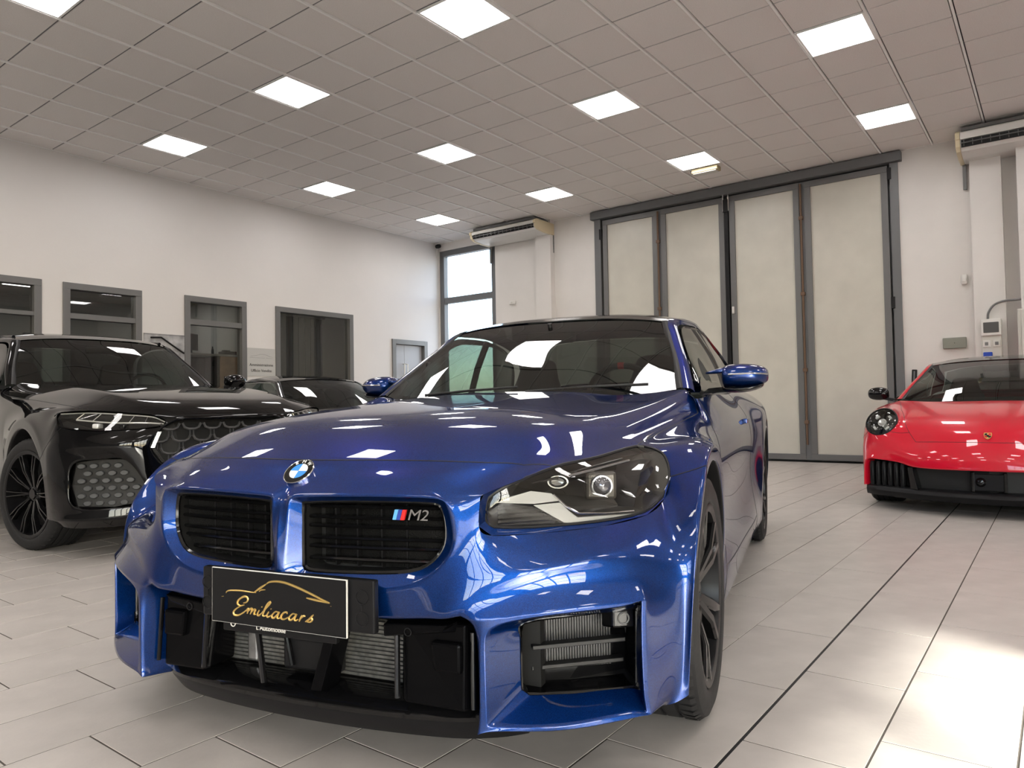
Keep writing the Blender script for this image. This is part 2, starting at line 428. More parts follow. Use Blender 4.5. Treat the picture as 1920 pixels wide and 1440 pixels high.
def window(axis, p0, p1, gp, a, b, z0, z1, w, m, gm, bars=(), vbars=(), sill=False, name=None):
    """frame + transom bars + a pane per light of the window"""
    global WN
    root = empty(name or 'window_%d' % WN, ((a+b)/2, p0, z0) if axis == 'x' else (p0, (a+b)/2, z0)); root['kind'] = 'structure'; WN += 1
    bpy.context.view_layer.update()
    def fin(o): o.parent = root; o.matrix_parent_inverse = Matrix.Translation(-Vector(root.location)); return o
    fin(frame_rect(MB(), axis, p0, p1, a, b, z0, z1, w).build('window_frame', m, bevel=.004))
    B = lambda c, d, e, f, q0, q1: MB().box(c, d, q0, q1, e, f) if axis == 'x' else MB().box(q0, q1, c, d, e, f)
    for z, h in bars: fin(B(a+w, b-w, z, z+h, p0+.01, p1-.01).build('transom', m))
    for x, h in vbars: fin(B(x, x+h, z0+w, z1-w, p0+.012, p1-.012).build('mullion', m))
    zs = [z0+w]+[q for z, h in bars for q in (z, z+h)]+[z1-w]; xs = [a+w]+[q for x, h in vbars for q in (x, x+h)]+[b-w]
    for i in range(0, len(zs), 2):
        for j in range(0, len(xs), 2): fin(B(xs[j], xs[j+1], zs[i], zs[i+1], gp, gp+.008).build('pane', gm))
    return root
FWD = .085
window('x', YL-.02, YL+.12, YL+.05, -2.25, -.71, .85, 2.56, FWD, M_grey, M_officeglass, bars=((2.10, .05),), vbars=((-1.50, .05),))
window('x', YL-.02, YL+.12, YL+.05, -.47, .52, .85, 2.56, FWD, M_grey, M_officeglass, bars=((2.10, .07),))
window('x', YL-.02, YL+.12, YL+.05, 1.13, 2.13, .02, 2.57, FWD, M_grey, M_officeglass, bars=((2.15, .08),))
window('x', YL-.02, YL+.12, YL+.05, 2.65, 4.26, .02, 2.56, FWD, M_grey, M_officeglass)
window('y', XB+.02, XB+.14, XB+.07, 1.95, 3.41, .95, 4.06, .11, M_grey2, M_pane, bars=((2.98, .12),))
window('x', YR-.2, YR-.08, YR-.15, -9.8, -5.435, .25, 3.68, .08, M_grey2, M_pane, bars=((1.3, .06), (2.45, .06)), vbars=((-8.6, .06), (-7.55, .06), (-6.5, .06)))
for a, b, c, d in FW: window('y', XF-.2, XF-.08, XF-.15, a, b, c, d, .08, M_grey2, M_pane, bars=((1.85, .06), (2.8, .06)), vbars=((a+.96, .06), (a+1.97, .06), (a+2.98, .06)))
# sampling portals: the sky shines in through these window openings
for (c, s, rx) in [(((-9.6-5.37)/2, YR-.02, 1.93), (4.2, 3.3), 'y')]+[((XF+.02, (a+b)/2, 2.3), (4.0, 2.8), 'x') for a, b, _, _ in FW]+[((XB-.02, 2.68, 2.5), (1.4, 3.0), 'b')]:
    ld = bpy.data.lights.new('daylight_portal', 'AREA'); ld.shape = 'RECTANGLE'; ld.size, ld.size_y = s; ld.cycles.is_portal = True
    lo = bpy.data.objects.new('daylight_portal', ld); COL.objects.link(lo); lo.location = c
    lo.rotation_euler = {'y': (PI/2, 0, 0), 'x': (PI/2, 0, -PI/2), 'b': (PI/2, 0, PI/2)}[rx]
# double door in the left wall
d5 = empty('door_1', (5.675, YL, 0)); d5['kind'] = 'structure'
def rel(o, root): o.parent = root; o.matrix_parent_inverse = Matrix.Translation(-Vector(root.location)); return o
M_doorgrey = mat('pale_grey_door', (.40, .41, .44), .4)
mb = MB()
for (a, b, c, d) in ((5.20, 5.29, 0, 2.19), (6.06, 6.15, 0, 2.19), (5.29, 6.06, 2.10, 2.19)): mb.box(a, b, YL-.03, YL+.12, c, d)
rel(mb.build('door_frame', M_grey, bevel=.003), d5)
for a, b, hx in ((5.295, 5.575, 5.535), (5.58, 6.055, 5.62)):
    rel(MB().cbox(a, b, YL+.05, YL+.09, .01, 2.095, .004).build('door_leaf', M_doorgrey), d5)
    rel(MB().tube([(hx, YL+.05, 1.50), (hx, YL+.0, 1.51), (hx, YL+.0, 1.72), (hx, YL+.05, 1.73)], .012).build('door_handle', M_white, smooth=True), d5)
# rooms behind the office windows
M_office = mat('office_wall', (.42, .42, .40), .8)
tag(MB().box(-3.2, 6.7, 6.6, 6.75, 0, 2.9).box(-3.3, -3.2, YL+.2, 6.75, 0, 2.9).box(6.7, 6.8, YL+.2, 6.75, 0, 2.9).box(-3.3, 6.8, YL+.2, 6.75, 2.8, 2.9).box(2.57, 2.63, YL+.2, 6.6, 0, 2.8).box(-3.3, 6.8, YL+.2, 6.75, -.1, 0).build('wall_office', M_office), kind='structure')
M_wood = mat('cabinet_wood', (.44, .28, .17), .5, noise=(8, .15))
cab = empty('office_cabinet', (2.0, 4.2, 0)); tag(cab, 'tall cabinet with a pale wood door and open black shelf seen through the office window', 'cabinet')
MB().box(-.55, .55, 0, .45, 0, .03).box(-.55, .55, .42, .45, .03, 1.77).box(-.55, -.53, 0, .45, .03, 1.77).box(.53, .55, 0, .45, .03, 1.77).box(.12, .14, 0, .45, .03, 1.77).build('body', M_int, cab)
MB().box(-.57, .555, -.02, .47, 1.77, 1.80).build('worktop', mat('worktop_grey', (.5, .5, .49), .4), cab)
MB().box(.14, .545, -.02, 0, .05, 1.765).build('door', M_wood, cab)
MB().box(-.53, .12, .05, .42, .9, .92).build('shelf', M_int, cab)
mo = empty('computer_monitor', (1.745, 4.36, 1.80), math.radians(28)); tag(mo, 'black computer monitor standing on the office cabinet', 'monitor')
MB().cbox(-.16, .16, -.02, .02, .055, .32, .006).build('screen', M_blackg, mo); MB().box(-.03, .03, 0, .03, .005, .08).build('neck', M_blackp, mo); MB().box(-.1, .1, -.07, .09, 0, .012).build('foot', M_blackp, mo)
pt = empty('desk_printer', (2.40, 4.40, 1.80)); tag(pt, 'small flat black printer on the office cabinet beside the monitor', 'printer')
MB().cbox(-.11, .11, -.1, .1, .0, .065, .01).build('printer_body', M_blackp, pt); MB().box(-.06, .06, .02, .08, .06, .09).build('paper_tray', M_blackp, pt)
tag(MB().lathe([(.0005, 0), (.02, 0), (.02, .07), (.009, .10), (.009, .13), (.0005, .13)], 16, 'z').build('water_bottle', M_blackp, smooth=True), 'slim dark bottle on the office cabinet', 'bottle').location = (2.09, 4.33, 1.80)
bl = empty('roller_blind', (3.05, 3.72, 0)); tag(bl, 'dark grey vertical blind slats behind the wide office window', 'blind')
M_blind = mat('blind_grey', (.10, .10, .11), .6)
for i in range(9): MB().box(-.36+i*.125, -.36+i*.125+.115, -.004+.006*(i % 2), .004+.006*(i % 2), .05, 2.46).build('slat', M_blind, bl)
MB().box(-.4, .8, -.03, .03, 2.46, 2.52).build('head_rail', M_grey, bl)
of = empty('inner_door', (-.15, 5.6, 0)); tag(of, 'grey inner door frame seen through the office window above the black SUV', 'door frame')
MB().box(.0, .08, 0, .1, 0, 2.1).box(.9, .98, 0, .1, 0, 2.1).box(.08, .9, 0, .1, 2.02, 2.1).build('door_frame', M_grey, of); MB().box(.08, .9, .05, .09, 0, 2.02).build('door_leaf', M_int, of)
for x in (1.75, -.2, 3.4):
    e = empty('added_office_light', (x, 5.2, 2.8)); tag(e, {1.75: 'added unseen lamp brightening the office above the wooden cabinet', -.2: 'added unseen lamp brightening the office behind the black SUV', 3.4: 'added unseen lamp brightening the office behind the dark blinds'}[x], 'light')
    MB().box(-.31, .31, -.31, .31, -.03, -.002).build('frame', M_rail, e); MB().box(-.28, .28, -.28, .28, -.036, -.03).build('diffuser', M_office_fill, e)  # unseen lamps, added only to brighten the office interior
# poster and sign on the left wall
po = empty('wall_poster', (.835, YL, 1.52)); tag(po, 'black and white poster of a car detail hung on the white wall between office windows', 'poster')
M_post = mat('poster_print', (.35, .35, .36), .5, noise=(7, .55))
MB().box(-.29, .29, -.014, -.002, 0, .46).build('board', M_post, po)
MB().tube([(-.2, -.018, .40), (-.05, -.018, .41), (.12, -.018, .30), (.28, -.018, .20)], .012, 6).build('print_arc', M_blackp, po)
MB().box(-.29, .29, -.016, -.014, .445, .452).build('print_band', M_grey, po)
sg = empty('office_sign', (2.385, YL, 1.42)); tag(sg, 'pale grey wall sign reading Amministrazione Ufficio Vendite', 'sign')
M_sign = mat('sign_grey', (.50, .50, .49), .5)
MB().box(-.25, .25, -.012, -.002, 0, .44).build('board', M_sign, sg)
RX = Matrix.Rotation(PI/2, 4, 'X')
for t, z in (('Amministrazione', .175), ('Ufficio Vendite', .085)):
    text_mesh(t, .062, 'lettering', M_blackp, sg, Matrix.Translation((0, -.0135, z)) @ RX, ext=.0008)
lg = [(-.19, .31), (-.1, .32), (-.02, .35), (.07, .345), (.14, .32), (.20, .305)]
MB().tube([(x, -.0135, z) for x, z in lg], .003, 5).tube([(-.2, -.0135, .29), (.06, -.0135, .288)], .0025, 5).tube([(.09, -.0135, .29), (.2, -.0135, .285)], .0035, 5).build('logo_line', mat('sign_logo', (.40, .40, .40), .4), sg)
# folding door in the back wall ---------------------------------------
fd = empty('door_2', (XB, -2.62, 0)); fd['kind'] = 'structure'
rel(MB().box(XB-.10, XB+.12, -5.04, -.24, 4.07, 4.20).build('header_rail', M_grey2, bevel=.006), fd)
rel(MB().box(XB-.03, XB+.12, -.40, -.28, 0, 4.07).build('door_jamb', M_grey2), fd); rel(MB().box(XB-.03, XB+.12, -4.99, -4.89, 0, 4.07).build('door_jamb', M_grey2), fd)
M_rust = mat('brown_rod', (.16, .10, .065), .6, .3)
for (a, b) in ((-1.45, -.43), (-2.58, -1.52), (-3.70, -2.66), (-4.86, -3.77)):
    rel(frame_rect(MB(), 'y', XB-.01, XB+.06, a, b, .03, 4.05, .085).build('leaf_frame', M_grey, bevel=.004), fd)
    rel(MB().box(XB+.02, XB+.045, a+.08, b-.08, .11, 3.97).build('leaf_panel', M_doorpan), fd)
for y in (-1.485, -3.735):
    rel(MB().box(XB+.0, XB+.05, y-.035, y+.035, .03, 4.05).build('hinge_strip', M_grey2), fd)
    rel(MB().tube([(XB-.025, y+.01, .25), (XB-.025, y+.01, 4.02)], .016).build('bolt_rod', M_rust, smooth=True), fd)
    for z in (.55, 1.3, 2.4, 3.5): rel(MB().cbox(XB-.045, XB, y-.02, y+.04, z, z+.05, .004).build('rod_guide', M_rust), fd)
rel(MB().box(XB-.03, XB+.02, -2.65, -2.59, .03, 4.03).build('rubber_seal', M_blackp), fd)
for y in (-2.66, -2.58): rel(MB().tube([(XB-.03, y, 3.82), (XB-.03, y, 4.1)], .014).build('top_bolt', M_chrome, smooth=True), fd)
rel(MB().cbox(XB-.05, XB-.005, -2.66, -2.58, 3.80, 4.0, .006).build('bolt_housing', M_blackp), fd)
rel(MB().cbox(XB-.04, XB, -2.71, -2.68, 2.23, 2.34, .004).build('door_pull', M_white), fd)
for z in (3.85, 2.1, .6): rel(MB().cbox(XB-.045, XB+.0, -4.91, -4.86, z, z+.16, .005).build('hinge', M_blackp), fd)
rel(MB().cbox(XB-.045, XB, -.43, -.38, 3.72, 3.90, .005).build('hinge', M_blackp), fd)
rel(MB().box(XB+.13, XB+.2, -4.97, -.28, 0, 4.2).build('light_stop_board', M_grey2), fd)  # unseen board added behind the leaves to stop light leaking through gaps
# pilasters
tag(MB().box(XB-.14, XB+.02, .57, .90, 0, ZC+.02).build('trim_1', M_wallback), kind='structure')
tag(MB().box(XB-.16, XB+.02, -6.14, -5.81, 0, ZC+.02).build('trim_2', M_wallback), kind='structure')
tag(MB().box(XB-.36, XB+.02, -7.4, -6.30, 0, ZC+.02).build('trim_3', M_wallback), kind='structure')
# air conditioners -------------------------------------------------------
def aircon(ya, yb, zb, zt, label):
    r = empty('air_conditioner', (XB, (ya+yb)/2, zb)); tag(r, label, 'air conditioner', 'long white air conditioners under the ceiling')
    h = zt-zb; w = (yb-ya)/2
    prof = [(-.03, h), (-.56, h), (-.62, h-.03), (-.62, h*.62), (-.60, h*.58), (-.58, h*.30), (-.52, h*.12), (-.30, 0), (-.03, .0)]
    MB().prism(prof, 'y', -w+.05, w-.05).build('body', M_white, r, bevel=.004)
    cap = [(x*1.01-.005 if x < -.1 else x, z*1.02-.004) for x, z in prof]
    for s in (-1, 1): MB().prism(cap, 'y', s*w-(.05 if s > 0 else 0), s*w+(.05 if s < 0 else 0)).build('end_cap', M_cream, r, bevel=.006)
    MB().add([(-.607, -w+.06, h*.56), (-.607, w-.06, h*.56), (-.585, w-.06, h*.26), (-.585, -w+.06, h*.26)], [(0, 1, 2, 3)]).add([(-.60, -w+.06, h*.57), (-.60, w-.06, h*.57), (-.575, w-.06, h*.25), (-.575, -w+.06, h*.25)], [(3, 2, 1, 0)]).build('outlet', M_blackp, r, fix=False)
    MB().box(-.625, -.60, -w+.06, w-.06, h*.40, h*.43).build('louvre', M_grey, r)
    MB().box(-.628, -.61, -w+.06, w-.06, h*.575, h*.61).build('louvre', M_white, r)
    v0 = None
    for i in range(int(2*w/.09)-1):
        y = -w+.1+i*.09
        if v0 is None: v0 = MB().box(-.615, -.598, -.003, .003, h*.28, h*.56).build('vane', M_grey, r); v0.location.y = y
        else: inst(v0, r, (0, y, 0))
    for s in (-1, 1): MB().box(-.05, -.01, s*(w-.04)-.02, s*(w-.04)+.02, -.32, h).build('bracket', M_grey, r)
    MB().box(-.58, -.05, -w+.06, w-.06, h, min(h+.04, ZC-zb-.002)).build('top_cover', M_grey, r)
aircon(.55, 2.06, 3.95, 4.15, 'long white air conditioner above the tall window beside the folding door')
aircon(-7.25, -5.71, 3.86, 4.13, 'long white air conditioner at the right edge above the fuse boxes')
# small wall things -------------------------------------------------------
s = empty('motion_sensor', (XB, -5.705, 2.33)); tag(s, 'small white rounded motion detector on the wall right of the folding door', 'sensor')
MB().cbox(-.06, -.002, -.035, .035, 0, .13, .018).build('housing', M_white, s, smooth=True); MB().cbox(-.068, -.05, -.024, .024, .03, .075, .008).build('lens', M_panelw if 'M_panelw' in globals() else M_white, s)
s = empty('junction_box', (XB, -5.575, 1.52)); tag(s, 'flat grey-green junction box low on the wall above the red car', 'junction box')
M_jb = mat('grey_green_box', (.26, .27, .23), .5)
MB().cbox(-.055, -.002, -.13, .13, 0, .14, .008).build('cover', M_jb, s); MB().lathe([(0, -.004), (.008, -.004), (.008, 0), (0, 0)], 10).build('screw', M_blackp, s).location = (-.057, 0, .07)
s = empty('socket_panel', (XB-.16, -5.985, 1.28)); tag(s, 'white socket panel with a smoked breaker window and a blue socket', 'socket panel')
M_pg = mat('panel_white', (.66, .65, .60), .45)
MB().cbox(-.10, -.002, -.105, .105, 0, .56, .012).build('housing', M_pg, s)
MB().cbox(-.125, -.09, -.105, .105, .36, .565, .01).build('breaker_frame', M_white, s); MB().cbox(-.13, -.11, -.08, .08, .395, .525, .006).build('breaker_window', mat('smoked', (.10, .10, .10), .2), s)
for y, z, m in ((.052, .22, M_white), (-.052, .22, M_pg)):
    q = MB().cbox(-.112, -.095, y-.04, y+.04, z, z+.085, .006).build('socket', m, s); MB().cbox(-.116, -.105, y-.018, y+.018, z+.022, z+.062, .004).build('insert', M_grey, q)
MB().cbox(-.125, -.09, -.005, .09, .06, .16, .01).build('blue_socket', mat('socket_blue', (.01, .06, .45), .4), s)
s = empty('fuse_box', (XB-.36, -6.42, 1.1)); tag(s, 'pale fuse cabinet on the wall at the right edge of the picture', 'fuse box')
MB().cbox(-.14, -.002, -.22, .16, 0, .82, .008).build('cabinet', M_pg, s)
q = MB().cbox(-.165, -.14, -.22, .125, .01, .81, .006).build('door', M_pg, s); [MB().box(-.168, -.16, -.06, .09, a, b).build('switch_row', M_grey, q) for a, b in ((.70, .76), (.42, .50))]
tag(MB().tube(spline([(XB-.2, -5.95, 1.84), (XB-.2, -5.96, 1.93), (XB-.2, -6.02, 2.02), (XB-.2, -6.12, 2.06), (XB-.22, -6.24, 2.06), (XB-.24, -6.31, 2.06)], 5), .013).build('cable_conduit', M_grey, smooth=True), 'grey flexible conduit curving from the socket panel into the wall', 'conduit')
s = empty('alarm_sensor', (XB, 1.53, 2.79)); tag(s, 'small white alarm box on the wall under the left air conditioner', 'sensor')
MB().cbox(-.04, -.002, -.07, .07, 0, .07, .012).build('housing', M_white, s); MB().cbox(-.046, -.036, -.02, .02, .02, .05, .004).build('lens', M_pg, s)
s = empty('emergency_light', (5.50, -2.72, ZC)); tag(s, 'small cream emergency light under the ceiling beside a panel near the folding door', 'light')
MB().cbox(-.075, .075, -.19, .19, -.062, -.002, .008).build('housing', mat('darker_cream', (.42, .35, .20), .5), s); MB().cbox(-.062, .062, -.17, .17, -.075, -.055, .006).build('diffuser', M_pg, s); MB().box(-.02, .02, .19, .23, -.03, -.002).build('clip', M_grey, s)  # housing cream set darker, as the ceiling panel beside it bleaches it
s = empty('security_camera', (XB-.1, YL-.09, ZC)); tag(s, 'small dark security camera in the corner under the ceiling', 'camera')
MB().cbox(-.05, .05, -.05, .05, -.03, -.002, .008).build('bracket', M_white, s); MB().lathe([(0, -.06), (.035, -.05), (.042, 0), (.035, .05), (0, .06)], 16).build('camera_body', M_blackp, s, smooth=True).location = (0, 0, -.07); MB().tube([(0, 0, -.03), (.03, .06, -.16), (.06, .08, -.3)], .008).build('cable', M_white, s)
lb = empty('leaning_bar', (6.40, -5.05, 0)); lb.rotation_euler = (math.radians(3), math.radians(3), 0); tag(lb, 'slim black bar leaning on the wall behind the red car', 'bar')
MB().cbox(-.02, .02, -.03, .03, .0, 1.27, .006).build('bar_body', M_blackp, lb); MB().box(-.021, .021, -.010, .010, .02, 1.25).build('bar_groove', M_grey2, lb)
# building outside
bd = empty('building_across_street', (46, 8, 0)); tag(bd, 'pale industrial building outside the tall window', 'building')
M_bw = mat('pale_building', (.80, .78, .80), .8); M_bw2 = mat('mauve_building', (.55, .44, .55), .8)
MB().box(0, 10, 0, 20, -1, 6.0).build('wall', M_bw, bd); MB().box(-.3, 10.3, 0, 20.3, 6.0, 6.5).build('roof', mat('bluish_roof', (.45, .52, .62), .6), bd); MB().box(-2, 0, 20, 24, -1, 8.5).build('stair_tower', M_bw2, bd)
for i in range(4): MB().box(-.05, .05, 3+i*4.5, 5+i*4.5, 2.6, 4.2).build('window', M_grey, bd)
tag(MB().box(-60, 120, -90, 90, -.5, -.13).build('ground', mat('asphalt', (.22, .21, .20), .9)), kind='structure')
# ================================================================ WHEELS
M_barrel = mat('rim_barrel', (.006, .006, .007), .3, spec=.25)
M_disc = mat('brake_disc_steel', (.06, .06, .06), .35, .9)
def wheel(root, loc, R, W, rr, spokes, side, rim_m=None, paired=True, steer=0., caliper=None, name='wheel', twist=.30):
    """a wheel is a part: tyre, rim and spokes are its sub-parts; axis along y, side=+1 outer face to +y"""
    rim_m = rim_m or M_blackg
    w = empty(name, loc, steer); w.parent = root; w.scale = (1, side, 1)
    h = W/2
    prof = [(rr+.004, -h*.80), (rr+.012, -h*.93), (rr+.03, -h*.99), (R-.035, -h*1.0), (R-.012, -h*.93), (R-.002, -h*.80)]
    for c in (-.5, -.17, .17, .5): prof += [(R, h*c-.006), (R-.007, h*c-.004), (R-.007, h*c+.004), (R, h*c+.006)]
    prof += [(R-.002, h*.80), (R-.012, h*.93), (R-.035, h*1.0), (rr+.03, h*.99), (rr+.022, h*.985), (rr+.012, h*.93), (rr+.004, h*.80)]
    MB().lathe(prof, 72).build('tyre', M_rubber, w, smooth=True, fix=True)
    tb = MB()      # tread blocks: slanted cuts raised a little over the shoulder
    for k in range(60):
        a = 2*PI*k/60
        for s_ in (-1, 1):
            P = lambda da, r, y: (r*math.cos(a+da), y, r*math.sin(a+da))
            tb.add([P(0, R-.014, s_*h*.935), P(.07, R-.014, s_*h*.935), P(.095, R+.0022, s_*h*.78), P(.095+.02*s_, R+.0022, s_*h*.56), P(.025+.02*s_, R+.0022, s_*h*.56), P(.025, R+.0022, s_*h*.78)], [(0, 1, 2, 5), (5, 2, 3, 4)])
    o = tb.build('tread_blocks', M_rubber, w, fix=False); o['kind'] = 'stuff'
    MB().lathe([(rr+.010, h*.92), (rr+.012, h*.955), (rr+.002, h*.965), (rr-.012, h*.93), (rr-.016, h*.70), (rr-.028, h*.2), (rr-.03, -h*.8), (rr+.012, -h*.93), (rr+.012, -h*.9), (rr-.024, -h*.75), (rr-.02, h*.2), (rr+.01, h*.9)], 64).build('rim', M_barrel, w, smooth=True)
    hub_y = h*.64; sp = MB()
    def bar(a0, a1, w0, w1, r0_, r1_, y0, y1, t=.022):
        L = []
        for r, a, ww, y in ((r0_, a0, w0, y0), ((r0_+r1_)/2, (a0+a1)/2, (w0+w1)/2, (y0+y1)/2+.012), (r1_, a1, w1, y1)):
            c = Vector((r*math.cos(a), y, r*math.sin(a))); tg = Vector((-math.sin(a), 0, math.cos(a)))
            L.append([c-tg*ww*.5, c-tg*ww*.28+Vector((0, .007, 0)), c+tg*ww*.28+Vector((0, .007, 0)), c+tg*ww*.5, c+tg*ww*.4-Vector((0, t, 0)), c-tg*ww*.4-Vector((0, t, 0))])
        sp.loft(L, True, True, True)
    s0 = None
    sp = MB()
    if paired:
        bar(-.12, -twist*.66, .040, .030, .05, rr-.004, hub_y, h*.90, .03); bar(.12, twist*.66, .040, .030, .05, rr-.004, hub_y, h*.90, .03)
        bar(-.02, .02, .03, .03, rr*.42, rr*.52, hub_y+.004, hub_y+.006)
    else:
        bar(-.05, -.035, .016, .013, .05, rr-.008, hub_y, h*.88); bar(.07, .10, .016, .012, .05, rr-.008, hub_y, h*.88)
    for k in range(spokes):
        if s0 is None: s0 = sp.build('spoke', rim_m, w, smooth=True)
        else: inst(s0, w, rot=(0, -2*PI*k/spokes, 0))
    MB().lathe([(0, hub_y+.012), (.033, hub_y+.012), (.036, hub_y+.004), (.075, hub_y-.004), (.082, hub_y-.04), (.0, hub_y-.05)], 32).build('hub', rim_m, w, smooth=True)
    MB().lathe([(.10, -.005), (rr-.055, -.005), (rr-.055, .020), (.10, .020), (.10, -.005)], 48).build('brake_disc', M_disc, w, smooth=True)
    if caliper:
        L = []
        for a in [PI*.78+.12*i for i in range(8)]:
            c = lambda r, y: (r*math.cos(a), y, r*math.sin(a)); L.append([c(rr-.10, -.04), c(rr-.04, -.04), c(rr-.035, .04), c(rr-.05, .052), c(rr-.10, .05)])
        MB().loft(L, True, True, True).build('caliper', caliper, w, smooth=True)
    return w
# ================================================================ BLUE COUPE
CARTH, CARX, CARY = .26088, -2.54124, -4.90762
car = empty('sports_coupe', (CARX, CARY, 0), CARTH+PI)
tag(car, 'blue metallic two-door sports coupe with black roof and dealer board, in the foreground', 'car')
V = {}
def put(pre, pts):
    for k, p in pts.items(): V[pre+k] = p
H = [[(.618,0,.754),(.605,.2,.757),(.575,.36,.754),(.535,.48,.748),(.50,.555,.742),(.456,.62,.735)],
     [(.50,0,.815),(.49,.22,.812),(.46,.38,.803),(.42,.51,.787),(.40,.58,.765),(.37,.643,.740)],
     [(.33,0,.862),(.325,.24,.860),(.30,.40,.850),(.28,.53,.829),(.265,.60,.79),(.24,.67,.744)],
     [(.03,0,.897),(.03,.25,.894),(.02,.43,.876),(-.01,.585,.845),(-.015,.655,.805),(-.03,.715,.757)],
     [(-.25,0,.918),(-.25,.27,.914),(-.25,.45,.888),(-.26,.63,.860),(-.26,.690,.825),(-.25,.738,.784)],
     [(-.52,0,.936),(-.53,.28,.931),(-.55,.47,.905),(-.60,.685,.897),(-.60,.738,.862),(-.58,.775,.823)],
     [(-.66,0,.945),(-.67,.3,.940),(-.73,.5,.922),(-.88,.735,.941),(-.85,.775,.90),(-.79,.797,.845)]]
for i, r in enumerate(H):
    for j, p in enumerate(r): V['h%d%d' % (i, j)] = p
